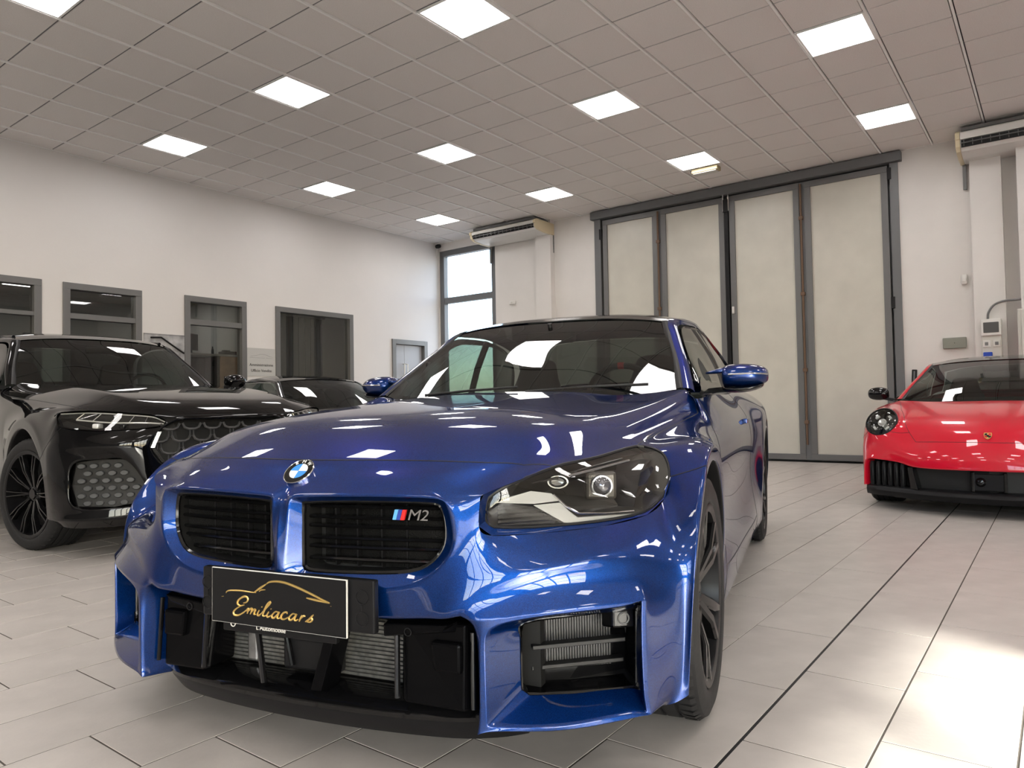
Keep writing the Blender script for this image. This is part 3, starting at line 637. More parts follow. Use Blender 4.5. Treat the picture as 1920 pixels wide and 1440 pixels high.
V.update(c1=(.655,0,.722), c2=(.712,0,.672), c3=(.735,0,.60), c4=(.735,0,.49), c5=(.725,0,.44), c6=(.70,0,.395),
 n1=(.659,.12,.719), n2=(.655,.25,.722), n3=(.632,.38,.721), n4=(.60,.465,.716),
 ka=(.728,.020,.484), kb=(.728,.020,.574), kc=(.725,.025,.659), kd=(.715,.062,.677), ke=(.709,.23,.682), kf=(.69,.388,.681), kg=(.678,.434,.666), kh=(.674,.447,.611), ki=(.676,.442,.557), kj=(.69,.385,.496), kk=(.706,.274,.463), kl=(.714,.107,.451),
 Ka=(.700,.048,.505), Kb=(.700,.048,.577), Kc=(.700,.049,.646), Kd=(.698,.067,.661), Ke=(.686,.215,.666), Kf=(.666,.375,.665), Kg=(.657,.407,.652), Kh=(.653,.417,.607), Ki=(.656,.408,.554), Kj=(.671,.355,.509), Kk=(.684,.239,.495), Kl=(.698,.082,.493),
 U1=(.70,.11,.395), U2=(.697,.28,.397), U3=(.695,.39,.408), U4=(.692,.47,.418),
 u0=(.62,0,.40), u1=(.62,.11,.40), u2=(.617,.28,.402), u3=(.612,.38,.412), u4=(.60,.455,.418),
 HA=(.648,.499,.613), HB=(.646,.502,.667), HC=(.639,.509,.685), HD=(.592,.56,.708), HI=(.013,.79,.747), HJ=(.063,.825,.724), HK=(.13,.845,.683), HL=(.19,.838,.63), HM=(.31,.815,.603), HN=(.429,.73,.589), HO=(.552,.602,.585), HP=(.628,.522,.590),
 m0=(.679,.474,.494), m1=(.643,.568,.507), m2=(.579,.677,.525), m3=(.506,.772,.536), m4=(.438,.835,.532), v1=(.651,.559,.461), v2=(.587,.680,.481), v3=(.503,.793,.488), v4=(.463,.840,.474), m5=(.375,.895,.53), m6=(.398,.905,.42), m7=(.395,.892,.24), m8=(.40,.870,.165),
 r1=(.685,.512,.369), r2=(.673,.553,.414), r3=(.611,.691,.433), r4=(.512,.828,.437), r5=(.495,.848,.416), r6=(.493,.849,.21), r7=(.504,.838,.18), r8=(.614,.686,.166), r9=(.682,.524,.17), r0=(.685,.512,.182),
 i1=(.681,.527,.366), i2=(.669,.562,.404), i3=(.605,.697,.424), i4=(.518,.820,.429), i5=(.504,.836,.411), i6=(.502,.838,.212), i7=(.512,.826,.190), i8=(.612,.690,.178), i9=(.672,.546,.180), i0=(.680,.528,.186),
 q1=(.592,.574,.352), q2=(.588,.582,.386), q3=(.53,.69,.398), q4=(.455,.808,.404), q5=(.449,.815,.395), q6=(.452,.812,.232), q7=(.457,.806,.220), q8=(.53,.69,.218), q9=(.583,.592,.221), q0=(.592,.575,.236),
 bl1=(.60,.470,.385), bl0=(.60,.470,.185), t7=(.42,.80,.165), t8=(.53,.66,.153), t9=(.60,.51,.155),
 a0=(.355,.915,.19), a1=(.372,.935,.42), a2=(.30,.945,.565), a3=(.16,.945,.680), a4=(0,.945,.718), a5=(-.16,.942,.68), a6=(-.30,.937,.565), a7=(-.372,.928,.40), a8=(-.365,.905,.19),
 b0=(.372,.918,.185), b1=(.392,.938,.43), b2=(.33,.947,.60), b3=(.185,.948,.72), b4=(0,.948,.765), b5=(-.19,.946,.722), b6=(-.335,.939,.59), b7=(-.42,.928,.40), b8=(-.41,.905,.18),
 e3=(.08,.885,.752), e4=(-.04,.872,.783), e5=(-.26,.885,.775), e6=(-.43,.908,.68), e7=(-.50,.905,.46), e8=(-.50,.888,.25), e9=(-.48,.862,.155), b9=(-.39,.88,.15),
 d0=(-.845,.79,.90), d2=(-.66,.868,.79), d3=(-.64,.897,.66), d4=(-.62,.897,.48), d5=(-.60,.915,.29), d6=(-.58,.90,.155),
 D0=(-1.35,.80,.935), D2=(-1.3,.885,.80), D3=(-1.3,.905,.665), D4=(-1.3,.885,.48), D5=(-1.3,.925,.28), D6=(-1.3,.905,.155),
 E0=(-1.95,.79,.945), E2=(-1.95,.892,.81), E3=(-1.95,.915,.67), E4=(-1.98,.905,.48), E5=(-2.0,.935,.27), E6=(-2.0,.91,.155),
 R0=(-2.385,.935,.19), R1=(-2.375,.947,.40), R2=(-2.45,.952,.565), R3=(-2.59,.954,.68), R4=(-2.747,.954,.72), R5=(-2.91,.952,.68), R6=(-3.05,.947,.565), R7=(-3.12,.937,.40), R8=(-3.12,.912,.22),
 Q0=(-2.32,.93,.18), Q1=(-2.32,.945,.42), Q2=(-2.40,.953,.61), Q3=(-2.56,.958,.735), Q4=(-2.747,.958,.778), Q5=(-2.94,.955,.735), Q6=(-3.10,.947,.61), Q7=(-3.18,.937,.42), Q8=(-3.18,.912,.20),
 T1=(-2.35,.925,.83), T2=(-2.747,.932,.85), T3=(-3.15,.912,.86), T4=(-3.55,.83,.87), T5=(-3.68,.55,.88), T6=(-3.71,0,.885),
 Y1=(-2.4,.775,.965), Y2=(-2.8,.755,.985), Y3=(-3.2,.72,1.0), Y4=(-3.5,.66,.995), Y5=(-3.6,.45,1.0), Y6=(-3.63,0,1.005), W3=(-3.15,.5,1.04), W4=(-3.15,0,1.045),
 Z1=(-3.6,.85,.60), Z2=(-3.62,.84,.35), Z3=(-3.55,.82,.20), z1=(-3.74,.5,.6), z2=(-3.75,.5,.35), z3=(-3.70,.5,.18), zc1=(-3.77,0,.6), zc2=(-3.78,0,.35), zc3=(-3.73,0,.18))
for i in range(9):
    x, y, z = V['a%d' % i]; V['aa%d' % i] = (x, .90, z); x, y, z = V['R%d' % i]; V['RR%d' % i] = (x, .88, z)
F = []
for i in range(6):
    for j in range(5): F.append(('hood', ['h%d%d' % (i, j), 'h%d%d' % (i, j+1), 'h%d%d' % (i+1, j+1), 'h%d%d' % (i+1, j)]))
def fs(g, s):
    for q in s.split(): F.append((g, q.split('-')))
fs('bumper', 'h00-c1-n1-h01 h01-n1-n2-h02 h02-n2-n3-h03 h03-n3-n4-h04 n4-HC-HD-h04 h04-HD-h05 c1-c2-kc-kd c1-kd-ke-n1 n1-ke-kf-n2 n2-kf-kg-n3 n3-kg-HC-n4 '
   'c2-c3-kb-kc c3-c4-ka-kb c4-c5-kl-ka c5-c6-U1-kl kl-U1-U2-kk kk-U2-U3-kj kj-U3-U4-m0 kj-m0-HA-ki ki-HA-HB-kh kh-HB-HC-kg '
   'm0-U4-v1-m1 U4-r2-v1 HA-m0-m1-HP HP-m1-m2-HO HO-m2-m3-HN HN-m3-m4-HM HM-m4-m5-HL HL-m5-b2 HL-b2-b3-HK m1-v1-v2-m2 v1-r2-r3-v2 m2-v2-v3-m3 v2-r3-r4-v3 m3-v3-v4-m4 v3-r4-r5-v4 m4-v4-m6-m5 v4-r5-m6 m5-m6-b1-b2 r5-r6-m7-m6 m6-m7-b0-b1 r6-r7-m8-m7 m7-m8-b0 '
   'r7-r8-t8-t7 r8-r9-t9-t8 m8-r7-t7 U4-r1-r2 U4-u4-bl1-r1 r1-bl1-bl0-r0 r0-bl0-t9-r9 c6-u0-u1-U1 U1-u1-u2-U2 U2-u2-u3-U3 U3-u3-u4-U4 '
   'b0-b1-a1-a0 b1-b2-a2-a1 b2-b3-a3-a2')
L12 = 'abcdefghijkl'
for i in range(12): F.append(('bumper', ['k'+L12[i], 'k'+L12[(i+1) % 12], 'K'+L12[(i+1) % 12], 'K'+L12[i]]))
N10 = '1234567890'
for i in range(10):
    a, b = N10[i], N10[(i+1) % 10]; F.append(('bumper', ['r'+a, 'r'+b, 'i'+b, 'i'+a])); F.append(('bumper', ['i'+a, 'i'+b, 'q'+b, 'q'+a]))
fs('fender*', 'h35-HI-e4-h45 HI-HJ-e3-e4 HJ-HK-b3-e3 h45-e4-e5-h55 h55-e5-d2-h65 e5-e6-d3-d2 e6-e7-d4-d3 e7-e8-d5-d4 e8-e9-d6-d5 e3-b3-b4-e4 e4-b4-b5-e5 e5-b5-b6-e6 e6-b6-b7-e7 e7-b7-b8-e8 e8-b8-b9-e9 '
   'b3-b4-a4-a3 b4-b5-a5-a4 b5-b6-a6-a5 b6-b7-a7-a6 b7-b8-a8-a7 h65-d2-d0 h65-d0-h64 h64-d0-h63')
for i in range(8):
    F.append(('archlip*', ['a%d' % i, 'a%d' % (i+1), 'aa%d' % (i+1), 'aa%d' % i])); F.append(('archlipr*', ['R%d' % i, 'R%d' % (i+1), 'RR%d' % (i+1), 'RR%d' % i]))
fs('door*', 'd0-d2-D2-D0 d2-d3-D3-D2 d3-d4-D4-D3 d4-d5-D5-D4 D0-D2-E2-E0 D2-D3-E3-E2 D3-D4-E4-E3 D4-D5-E5-E4')
fs('sill*', 'd5-d6-D6-D5 D5-D6-E6-E5')
fs('quarter*', 'E0-E2-T1-Y1 E2-E3-Q2-T1 E3-E4-Q1-Q2 E4-E5-Q0-Q1 E5-E6-Q0 T1-Q2-Q3 T1-Q3-Q4-T2 T2-Q4-Q5-T3 T3-Q5-Q6-Z1 T3-Z1-T4 Y1-T1-T2-Y2 Y2-T2-T3-Y3 Y3-T3-T4-Y4 '
   'Q0-Q1-R1-R0 Q1-Q2-R2-R1 Q2-Q3-R3-R2 Q3-Q4-R4-R3 Q4-Q5-R5-R4 Q5-Q6-R6-R5 Q6-Q7-R7-R6 Q7-Q8-R8-R7')
fs('rear', 'Q6-Q7-Z2-Z1 Q7-Q8-Z3-Z2 T4-Z1-z1-T5 Z1-Z2-z2-z1 Z2-Z3-z3-z2 T5-z1-zc1-T6 z1-z2-zc2-zc1 z2-z3-zc3-zc2')
fs('boot_lid', 'Y3-Y4-Y5-W3 W3-Y5-Y6-W4 Y4-T4-T5-Y5 Y5-T5-T6-Y6')
CR = {}
CR.update(ring(['k'+c for c in L12], .55)); CR.update(ring(['K'+c for c in L12], 1.)); CR.update(ring(['r'+c for c in N10], .6)); CR.update(ring(['i'+c for c in N10], .6))
CR.update(ring(['i1', 'q1'], .5, False)); CR.update({('i0', 'q0'): .7, ('i9', 'q9'): .7, ('c6', 'U1'): .8, ('U1', 'U2'): .8, ('U2', 'U3'): .8, ('U3', 'U4'): .6, ('c2', 'c3'): .7, ('c3', 'c4'): .7, ('c1', 'c2'): .3})
CR.update({('m0', 'm1'): .3, ('m1', 'm2'): .5, ('m2', 'm3'): .5, ('m3', 'm4'): .3, ('r5', 'v4'): .3, ('v4', 'm4'): .2})
CR.update(ring(['HA', 'HB', 'HC', 'HD', 'h05', 'h15', 'h25', 'h35', 'HI', 'HJ', 'HK', 'HL', 'HM', 'HN', 'HO', 'HP'], .5))
CR.update(ring(['h33', 'h43', 'h53', 'h63'], .55, False)); CR.update(ring(['h23', 'h33'], .25, False)); CR.update(ring(['h42', 'h52', 'h62'], .2, False))
for c in 'ab': CR.update(ring([c+str(i) for i in range(9)], .75 if c == 'a' else .55, False))
for c in 'RQ': CR.update(ring([c+str(i) for i in range(9)], .75 if c == 'R' else .5, False))
CR.update(ring(['d5', 'D5', 'E5'], .7, False)); CR.update(ring(['d6', 'D6', 'E6'], 1, False)); CR.update(ring(['d3', 'D3', 'E3'], .25, False)); CR.update(ring(['T1', 'T2', 'T3', 'T4', 'T5', 'T6'], .3, False))
ev, gn = cage(V, F, CR)
SPEC = {'hood': ('hood', M_blue), 'bumper': ('front_bumper', M_blue), 'fender': ('front_wing', M_blue), 'door': ('door', M_blue), 'sill': ('side_skirt', M_blue), 'quarter': ('rear_quarter', M_blue), 'rear': ('rear_bumper', M_blue), 'boot_lid': ('boot_lid', M_blue), 'archlip': ('arch_lip', M_blackp), 'archlipr': ('arch_lip', M_blackp)}
P = panels(ev, gn, car, SPEC, M_blackp, nogap=('archlip', 'archlipr'))
# wheels
for (x, s, R, W) in ((0, 1, .338, .275), (0, -1, .338, .275), (-2.747, 1, .340, .285), (-2.747, -1, .340, .285)):
    wheel(car, (x, s*(.935-W/2), R), R, W, .243 if x == 0 else .256, 5, s, caliper=M_blackg)
# dark wheel wells and floor pan
def liner(cx, r, y0, y1):
    L = []
    for k in range(17):
        a = -.25+(PI+.5)*k/16; L.append([(cx+r*math.cos(a), y0, .345+r*math.sin(a)), (cx+r*math.cos(a), y1, .345+r*math.sin(a))])
    MB().loft(L, False).build('wheel_arch_liner', M_blackp, car, smooth=True)
for s in (-1, 1): liner(0, .378, s*.77, s*.50); liner(-2.747, .378, s*.90, s*.52)
MB().box(-3.6, .42, -.55, .55, .14, .18).box(-2.3, -.45, -.86, .86, .14, .18).build('floor_pan', M_blackp, car)
# greenhouse
ws = mir([[(-.655,0,.925),(-.67,.3,.92),(-.74,.52,.918),(-.90,.715,.945)],
          [(-.93,0,1.08),(-.935,.28,1.075),(-.98,.49,1.065),(-1.08,.672,1.065)],
          [(-1.17,0,1.215),(-1.175,.26,1.21),(-1.205,.455,1.195),(-1.265,.612,1.185)],
          [(-1.395,0,1.318),(-1.398,.24,1.315),(-1.41,.42,1.303),(-1.435,.555,1.288)]])
v_, f_ = surf(ws, 5, 6); obj('windscreen', v_, f_, M_carglass, car, True)
rf = mir([[(-1.39,0,1.322),(-1.393,.25,1.319),(-1.41,.43,1.307),(-1.437,.575,1.289)],
          [(-1.60,0,1.365),(-1.60,.25,1.362),(-1.61,.43,1.348),(-1.62,.592,1.322)],
          [(-1.95,0,1.395),(-1.95,.25,1.392),(-1.95,.43,1.376),(-1.95,.605,1.342)],
          [(-2.35,0,1.375),(-2.35,.25,1.37),(-2.35,.43,1.352),(-2.35,.60,1.312)],
          [(-2.62,0,1.325),(-2.62,.25,1.32),(-2.62,.43,1.30),(-2.60,.60,1.262)]])
v_, f_ = surf(rf, 5, 5); obj('roof', v_, f_, M_blackg, car, True)
bw = mir([[(-2.61,0,1.322),(-2.61,.25,1.316),(-2.62,.42,1.297),(-2.62,.575,1.255)],
          [(-2.9,0,1.195),(-2.9,.25,1.19),(-2.88,.45,1.178),(-2.86,.62,1.15)],
          [(-3.16,0,1.04),(-3.16,.25,1.04),(-3.15,.45,1.04),(-3.08,.67,1.03)]])
v_, f_ = surf(bw, 5, 6); obj('rear_window', v_, f_, M_carglass, car, True)
def strip(name, A, B, m, n=6, k=2, bulge=.012, parent=None):
    """a gently rounded band between two guide lines"""
    rows = []
    a, b = spline(A, n), spline(B, n)
    vs = []; K_ = 4
    for p, q in zip(a, b):
        for j in range(K_+1):
            t = j/K_; c = p.lerp(q, t); nn = Vector((0, c.y, .6)).normalized(); vs.append(c+nn*bulge*math.sin(PI*t))
    fs_ = [[i*(K_+1)+j, i*(K_+1)+j+1, (i+1)*(K_+1)+j+1, (i+1)*(K_+1)+j] for i in range(len(a)-1) for j in range(K_)]
    return obj(name, vs, fs_, m, parent or car, True)
for s in (1, -1):
    Y = lambda L: [(x, s*y, z) for x, y, z in L]
    rail_in = [(-.90,.722,.948),(-1.09,.676,1.068),(-1.28,.616,1.19),(-1.445,.572,1.292),(-1.65,.592,1.326),(-2.0,.606,1.342),(-2.4,.60,1.305),(-2.62,.602,1.262),(-2.88,.63,1.15),(-3.10,.68,1.035)]
    rail_out = [(-.90,.772,.93),(-1.10,.722,1.052),(-1.29,.664,1.17),(-1.45,.622,1.265),(-1.68,.638,1.290),(-2.02,.650,1.298),(-2.40,.665,1.255),(-2.62,.70,1.19),(-2.80,.745,1.09),(-2.9,.775,.975)]
    strip('roof_rail', Y(rail_in), Y(rail_out), M_blue, bulge=.010)
    strip('windscreen_trim', Y([(-.885,.70,.945),(-1.075,.652,1.066),(-1.265,.593,1.187),(-1.425,.545,1.292)]), Y([(-.90,.724,.95),(-1.09,.678,1.07),(-1.28,.618,1.192),(-1.44,.573,1.294)]), M_blackp, bulge=.004)
    top = [(-1.0,.758,.985),(-1.16,.708,1.085),(-1.34,.655,1.19),(-1.50,.628,1.258),(-1.72,.640,1.280),(-2.05,.652,1.285),(-2.35,.668,1.245),(-2.55,.71,1.15),(-2.65,.765,.98)]
    bot = [(-.93,.792,.932),(-1.1,.798,.935),(-1.3,.80,.938),(-1.5,.80,.941),(-1.72,.80,.945),(-2.0,.795,.95),(-2.3,.785,.958),(-2.5,.78,.964),(-2.64,.775,.968)]
    rows = [[Vector(a).lerp(Vector(b), t)+Vector((0, .012*math.sin(PI*t), 0)) for a, b in zip(bot, top)] for t in (0, .33, .66, 1)]
    v_, f_ = surf([[(p.x, s*p.y, p.z) for p in r] for r in rows], 4, 3); obj('side_window', v_, f_, M_carglass, car, True)
    strip('window_trim', Y([(x, y+.006, z+.004) for x, y, z in top]), Y([(x+.0, y-.012, z-.03) if i > 0 else (x+.02, y, z-.01) for i, (x, y, z) in enumerate(top)]), M_blackg, bulge=.003)
    MB().tube(Y([(x, y+.004, z-.006) for x, y, z in bot]), .010, 6).build('belt_trim', M_blackg, car, smooth=True)
    MB().tube(Y([(-1.95,.635,1.285),(-1.97,.715,1.12),(-2.0,.780,.95)]), .020, 6).build('b_pillar', M_blackp, car, smooth=True)
# door mirrors
for s in (1, -1):
    mi = empty('door_mirror', (-1.20, s*.850, .962)); mi.parent = car
    def ml(L): return [[(x, s*y, z) for x, y, z in l] for l in L]
    def sec(y, x0, x1, z0, z1):  # rounded section of the shell at lateral position y
        return [(x0, y, z0+.3*(z1-z0)), (x0, y, z1-.25*(z1-z0)), (x0+.25*(x1-x0), y, z1), (x0+.7*(x1-x0), y, z1-.05*(z1-z0)), (x1, y, z1-.35*(z1-z0)), (x1, y, z0+.35*(z1-z0)), (x0+.7*(x1-x0), y, z0), (x0+.25*(x1-x0), y, z0)]
    shell = [sec(.0, -.065, .045, .005, .075), sec(.01, -.075, .075, -.012, .092), sec(.05, -.08, .085, -.016, .098), sec(.10, -.08, .082, -.014, .098), sec(.15, -.08, .066, -.008, .092), sec(.185, -.078, .035, .004, .078), sec(.198, -.070, .0, .02, .06)]
    MB().loft(ml(shell), True, True, True).build('mirror_shell', M_blue, mi, sub=2, smooth=True)
    lowr = [sec(.0, -.06, .05, -.032, .004), sec(.02, -.07, .075, -.036, -.004), sec(.09, -.075, .078, -.036, -.006), sec(.15, -.07, .06, -.026, .0), sec(.18, -.06, .03, -.008, .012)]
    MB().loft(ml(lowr), True, True, True).build('mirror_base_cover', M_blackg, mi, sub=1, smooth=True)
    MB().loft(ml([[(.02, -.075, -.045), (.02, -.075, -.015), (-.04, -.075, -.015), (-.04, -.075, -.045)], [(.035, -.02, -.034), (.035, -.02, -.01), (-.03, -.02, -.01), (-.03, -.02, -.034)], [(.05, .06, -.03), (.05, .06, -.008), (-.03, .06, -.008), (-.03, .06, -.03)]]), True, True, True).build('mirror_arm', M_blackg, mi)
    MB().loft(ml([[(.0, -.075, .062), (.03, -.075, .058), (.03, -.075, .048), (.0, -.075, .05)], [(-.01, -.03, .078), (.055, -.03, .066), (.055, -.03, .05), (-.01, -.03, .05)], [(-.04, .03, .094), (.07, .03, .08), (.07, .03, .05), (-.04, .03, .05)]]), True, True, True).build('mirror_wing', M_blue, mi, sub=1, smooth=True)
    MB().add(ml([[(-.081, .01, .0), (-.081, .17, .01), (-.081, .17, .07), (-.081, .01, .085)]])[0], [(0, 1, 2, 3)]).build('mirror_glass', M_chrome, mi)
    MB().tube(ml([[(.086, .035, .045), (.078, .12, .047), (.05, .17, .046), (.012, .195, .044)]])[0], .0035, 6).build('indicator_strip', M_chrome, mi, smooth=True)
# interior
MB().box(-2.9, -.72, -.78, .78, .18, .22).box(-.80, -.70, -.76, .76, .22, .86).build('cabin_floor', M_int, car)
v_, f_ = surf(mir([[(-.66,0,.905),(-.68,.3,.90),(-.85,.70,.90)], [(-1.0,0,.945),(-1.0,.3,.945),(-1.05,.72,.93)], [(-1.15,0,.93),(-1.15,.3,.93),(-1.15,.72,.92)], [(-1.2,0,.75),(-1.2,.3,.75),(-1.2,.72,.75)]]), 3, 4); obj('dashboard', v_, f_, M_int, car, True)
for s in (1, -1):
    MB().cbox(-2.0, -1.5, s*.37-.25, s*.37+.25, .30, .48, .05).build('seat_cushion', M_seat, car, smooth=True)
    q = MB().loft([[(x, s*.37-w, z), (x+.10, s*.37-w*.9, z), (x+.10, s*.37+w*.9, z), (x, s*.37+w, z)] for x, z, w in ((-1.98, .42, .26), (-2.06, .70, .27), (-2.14, .95, .23), (-2.17, 1.02, .16), (-2.20, 1.14, .14), (-2.21, 1.18, .10))], True, True, True).build('seat_back', M_seat, car, sub=2, smooth=True)
MB().cbox(-2.75, -2.55, -.6, .6, .35, .95, .05).build('rear_seat', M_seat, car, smooth=True)
st = empty('steering_wheel', (-1.36, .37, .90)); st.parent = car; st.rotation_euler = (0, math.radians(-68), 0)
MB().tube([(.185*math.cos(2*PI*k/28), .185*math.sin(2*PI*k/28), 0) for k in range(28)], .016, 8, closed=True).build('wheel_rim', M_int, st, smooth=True)
MB().cbox(-.06, .06, -.06, .06, -.05, -.005, .02).box(-.01, .02, -.18, .18, -.02, -.008).build('wheel_hub', M_int, st)
MB().tube([(.185*math.cos(a), .185*math.sin(a), 0) for a in (-.08, 0, .08)], .0175, 8).build('red_marker', M_red, st)
MB().cbox(-1.36, -1.30, -.13, .13, 1.20, 1.26, .02).tube([(-1.33, 0, 1.25), (-1.31, 0, 1.30)], .012).build('rear_view_mirror', M_blackp, car, smooth=True)
# ---------------------------------------------------------------- blue coupe: front details
FRONT = Matrix(((0, 0, 1, 0), (1, 0, 0, 0), (0, 1, 0, 0), (0, 0, 0, 1)))     # text facing the car's front
M_fin = mat('radiator_fin', (.20, .20, .19), .45, .7, noise=(60, .35))
M_dark = mat('grille_dark', (.006, .006, .006), .6)
KI = [V['K'+c] for c in L12]
def yr(z):   # lateral span of the kidney opening at height z
    ys = []
    for i in range(12):
        a, b = KI[i], KI[(i+1) % 12]
        if (a[2]-z)*(b[2]-z) < 0: t = (z-a[2])/(b[2]-a[2]); ys.append(a[1]+t*(b[1]-a[1]))
    return min(ys), max(ys)
def kx(y): return .700-.047*(y/.417)**2
for s in (1, -1):
    g = empty('kidney_grille', (0, 0, 0)); g.parent = car
    ringp = spline([(x, s*y, z) for x, y, z in KI]+[(KI[0][0], s*KI[0][1], KI[0][2])], 4)[:-1]
    MB().tube([p+Vector((-.004, 0, 0)) for p in ringp], .0065, 6, closed=True).build('grille_frame', M_blackg, g, smooth=True)
    deep = [Vector((p.x-.075, p.y, p.z)) for p in ringp]
    MB().loft([[p+Vector((-.002, 0, 0)) for p in ringp], deep], True, False, True).build('grille_duct', M_dark, g)
    for k, z in enumerate((.648, .622, .600, .571, .549, .520)):
        y0, y1 = yr(z); n = 8; L = []
        for i in range(n+1):
            y = y0+(y1-y0)*i/n; x = kx(y)-.022; t = .0042
            L.append([(x, s*y, z), (x-.004, s*y, z+t), (x-.030, s*y, z+t*.8), (x-.030, s*y, z-t*.8), (x-.004, s*y, z-t)])
        MB().loft(L, True, True, True).build('slat', M_blackg, g, smooth=True)
    for y in (.11, .17, .235, .30, .36):
        MB().box(kx(y)-.06, kx(y)-.045, s*y-.002, s*y+.002, .50, .66).build('rib', M_blackp, g)
    MB().box(.622, .626, s*.06 if s > 0 else -.40, .40 if s > 0 else -.06, .50, .66).build('radiator', mat('radiator_black', (.008, .008, .008), .6, bump=(300, .6), spec=.1), g)
# model badge on the left grille
bx_ = .674
for i, m in enumerate((M_ltblue, M_navy, M_red)):
    y = .290+.0105*i; MB().prism([(y, .624), (y+.0095, .624), (y+.0165, .648), (y+.007, .648)], 'x', bx_, bx_+.006).build('badge_stripe', m, car)
text_mesh('M2', .036, 'badge_lettering', mat('dark_chrome', (.32, .32, .33), .2, 1.), car, Matrix.Translation((bx_+.003, .357, .636)) @ FRONT @ Matrix.Scale(1.25, 4, (1, 0, 0)), ext=.003, shear=.25, space=.95)
# roundel on the nose
nv = Vector((.657, 0, .753)); zx = nv; yx = Vector((-.753, 0, .657)); xx = Vector((0, 1, 0))
EM = Matrix(((xx.x, yx.x, zx.x, .6575), (xx.y, yx.y, zx.y, .004), (xx.z, yx.z, zx.z, .7285), (0, 0, 0, 1)))
em = empty('roundel'); em.parent = car; em.matrix_local = EM
MB().lathe([(0, -.006), (.0415, -.006), (.0415, .003), (.0395, .0045), (.038, .003), (0, .003)], 40, 'z').build('badge_rim', M_chrome, em, smooth=True)
MB().lathe([(.0255, .0030), (.038, .0032), (.038, .0042), (.0255, .0042), (.0255, .003)], 40, 'z').build('badge_ring', M_blackg, em)
M_bw = mat('badge_white', (.8, .8, .8), .3); M_bb = mat('badge_blue', (.02, .22, .62), .3)
for k in range(4):
    mb = MB(); P_ = [(0, 0)]+[(.0245*math.cos(PI/2*k+PI/2*i/8), .0245*math.sin(PI/2*k+PI/2*i/8)) for i in range(9)]
    mb.prism(P_, 'z', .003, .0044).build('badge_quarter', M_bb if k % 2 else M_bw, em)
for ch, a in (('B', 2.22), ('M', PI/2), ('W', .92)):
    text_mesh(ch, .0145, 'badge_letter', M_bw, em, Matrix.Translation((.0318*math.cos(a), .0318*math.sin(a), .0044)) @ Matrix.Rotation(a-PI/2, 4, 'Z'), ext=.0004)
# dealer board and plate holder
hold = empty('plate_holder', (0, 0, 0)); hold.parent = car; hold['label'] = 'black plate holder'
MB().cbox(.722, .742, -.232, .278, .372, .494, .004).build('holder_plate', M_plate, hold)
MB().cbox(.724, .738, -.17, .17, .338, .38, .003).build('holder_lip', M_plate, hold)
MB().loft([[(.700, -.20, .39), (.700, .25, .39), (.700, .25, .48), (.700, -.20, .48)], [(.724, -.225, .378), (.724, .27, .378), (.724, .27, .49), (.724, -.225, .49)]], True).build('holder_back', M_plate, hold)
for y in (-.215, .245):
    for z in (.405, .455): MB().tube([(.743, y+.016*math.cos(2*PI*k/20), z+.016*math.sin(2*PI*k/20)) for k in range(20)], .0012, 5, closed=True).build('screw_ring', M_blackp, hold)
    MB().box(.742, .744, y-.0015, y+.0015, .424, .436).build('screw_slot', M_blackp, hold)
text_mesh("L'Automobile", .0165, 'holder_lettering', M_white, hold, Matrix.Translation((.7388, -.020, .3545)) @ FRONT, ext=.0006)
MB().tube([(.739, -.137+.007*math.cos(2*PI*k/16), .3575+.007*math.sin(2*PI*k/16)) for k in range(16)], .0013, 5, closed=True).build('holder_logo', M_white, hold)
bo = empty('dealer_board', (.755, .011, .429)); bo.parent = car; bo['label'] = 'black dealer board with gold Emiliacars lettering'
bo.rotation_euler = (math.radians(-.5), 0, 0)
MB().box(-.006, -.001, -.2005, .2005, -.0665, .0665).build('board_core', M_white, bo); MB().box(-.0015, .0, -.199, .199, -.0655, .0650).build('board_face', M_plate, bo)
def BP(X, Y):
    u = (X-102)/1408; top = 35+130*u; h = 565+45*u; v = (Y-top)/h; return (.0006, -.199+.398*u, .0655-.131*v)
def stroke(nm, pts, r):
    P_ = spline([BP(*p) for p in pts], 4) if len(pts) > 2 else [Vector(BP(*p)) for p in pts]
    n = len(P_); MB().tube(P_, [max(.0005, r*(.55+.45*math.sin(PI*i/max(1, n-1)))) for i in range(n)], 6).build(nm, M_gold, bo, smooth=True)
for pts, r in (([(262,310),(268,295),(300,282),(400,282),(480,290),(545,300),(592,303)], .0019), ([(575,299),(640,252),(700,213)], .0029), ([(708,207),(740,188),(810,182),(900,195),(1000,232),(1100,277),(1200,327),(1280,370),(1350,404)], .0031),
               ([(1355,406),(1250,383),(1165,364),(1122,354)], .0030), ([(625,290),(650,274),(692,272)], .0017), ([(212,346),(234,344)], .0013), ([(1360,438),(1370,439)], .0009)): stroke('board_car_outline', pts, r)
